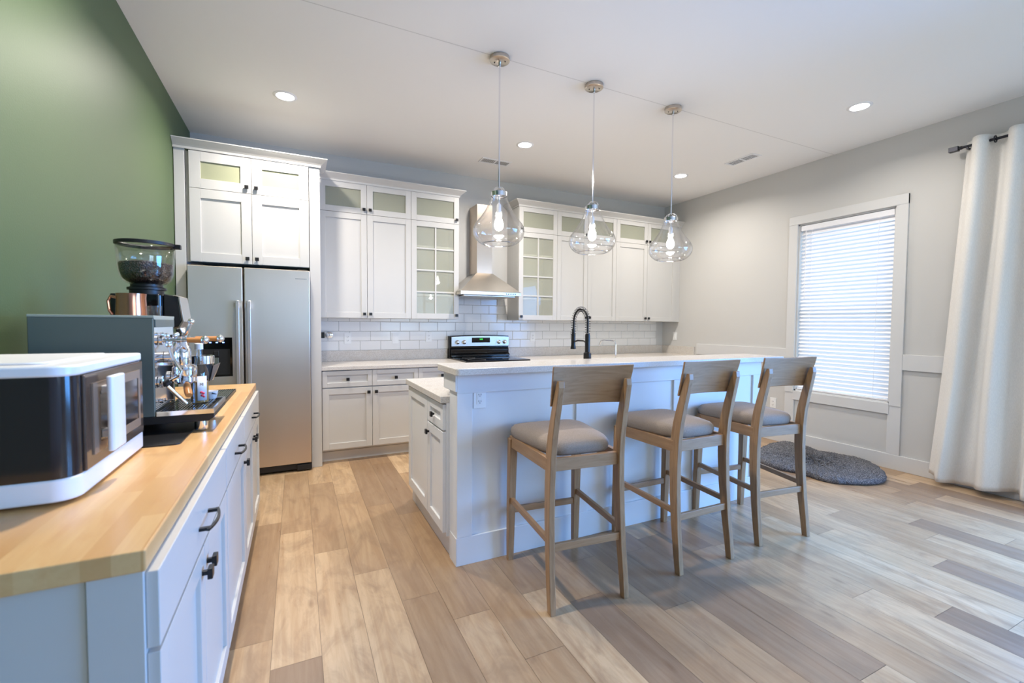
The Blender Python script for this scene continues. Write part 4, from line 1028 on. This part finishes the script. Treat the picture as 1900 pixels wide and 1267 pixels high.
obj('hopper_lid', B().lathe([(.104, .0), (.108, .001), (.108, .012), (.100, .014)], gx, gyy, 1.655, 48, cap=False).lathe([(.100, .0135), (.100, .006)], gx, gyy, 1.655, 48, cap=False), 'blackplastic', gr, smooth=True, solid=.003)
obj('lid_tab', B().box(gx+.095, gx+.128, gyy-.016, gyy+.008, 1.648, 1.668), 'black', gr, bevel=.002)
bb = B(); bb.lathe([(.050, 0), (.068, .010), (.082, .022), (.092, .05), (.096, .085), (.094, .090), (.06, .098), (.02, .103), (.001, .104)], gx, gyy, 1.487, 40)
bo = obj('coffee_beans', bb, 'beans', gr, smooth='all')
bo['kind'] = 'stuff'
nb = N(MW['beans']); vz = nb.n('ShaderNodeTexVoronoi'); nb.l(nb.pos(), vz.inputs['Vector']); vz.inputs['Scale'].default_value = 130
nb.color(nb.ramp(vz.outputs['Distance'], [(.1, sp(96, 60, 50)), (.55, sp(38, 20, 18))])); nb.bump(vz.outputs['Distance'], .9, .006)
obj('portafilter_fork', B().bar((.35, -2.61, 1.115), (.432, -2.61, 1.115), .05, .012), 'blackplastic', gr, bevel=.002)
dz = thing('dosing_cup', (.478, -2.60, 1.12), 'chrome and black dosing cup held at the front of the grinder', 'cup')
obj('ring', B().lathe([(.043, 0), (.045, .002), (.045, .036), (.0435, .038), (.041, .036), (.041, .002)], .478, -2.61, 1.127, 32, cap=False), 'chrome', dz, smooth=True)
obj('bowl', B().lathe([(.018, -.085), (.026, -.08), (.040, -.02), (.042, 0)], .478, -2.61, 1.126, 28), 'blackplastic', dz, smooth=True)
obj('stand', B().lathe([(.040, 0), (.040, .008), (.014, .012), (.014, .112)], .478, -2.61, .932, 24), 'blackplastic', dz, smooth=True)
obj('lever', B().prism([(.520, 1.118), (.545, 1.130), (.530, 1.085), (.515, 1.050), (.508, 1.052)], -2.625, -2.60, 'y'), 'nickel', dz)
kt = thing('slatted_tray', (.49, -2.33, .914), 'low black slatted tray on the butcher block beyond the espresso machine', 'tray')
obj('pan', B().box(.405, .548, -2.66, -2.04, .9143, .918).box(.405, .411, -2.66, -2.04, .918, .930).box(.542, .548, -2.66, -2.04, .918, .930).box(.411, .542, -2.66, -2.654, .918, .930).box(.411, .542, -2.046, -2.04, .918, .930), 'blackplastic', kt)
b = B()
for k in range(13): xx = .414+k*.0099; b.box(xx, xx+.004, -2.653, -2.047, .926, .930)
obj('slats', b, 'grey', kt)
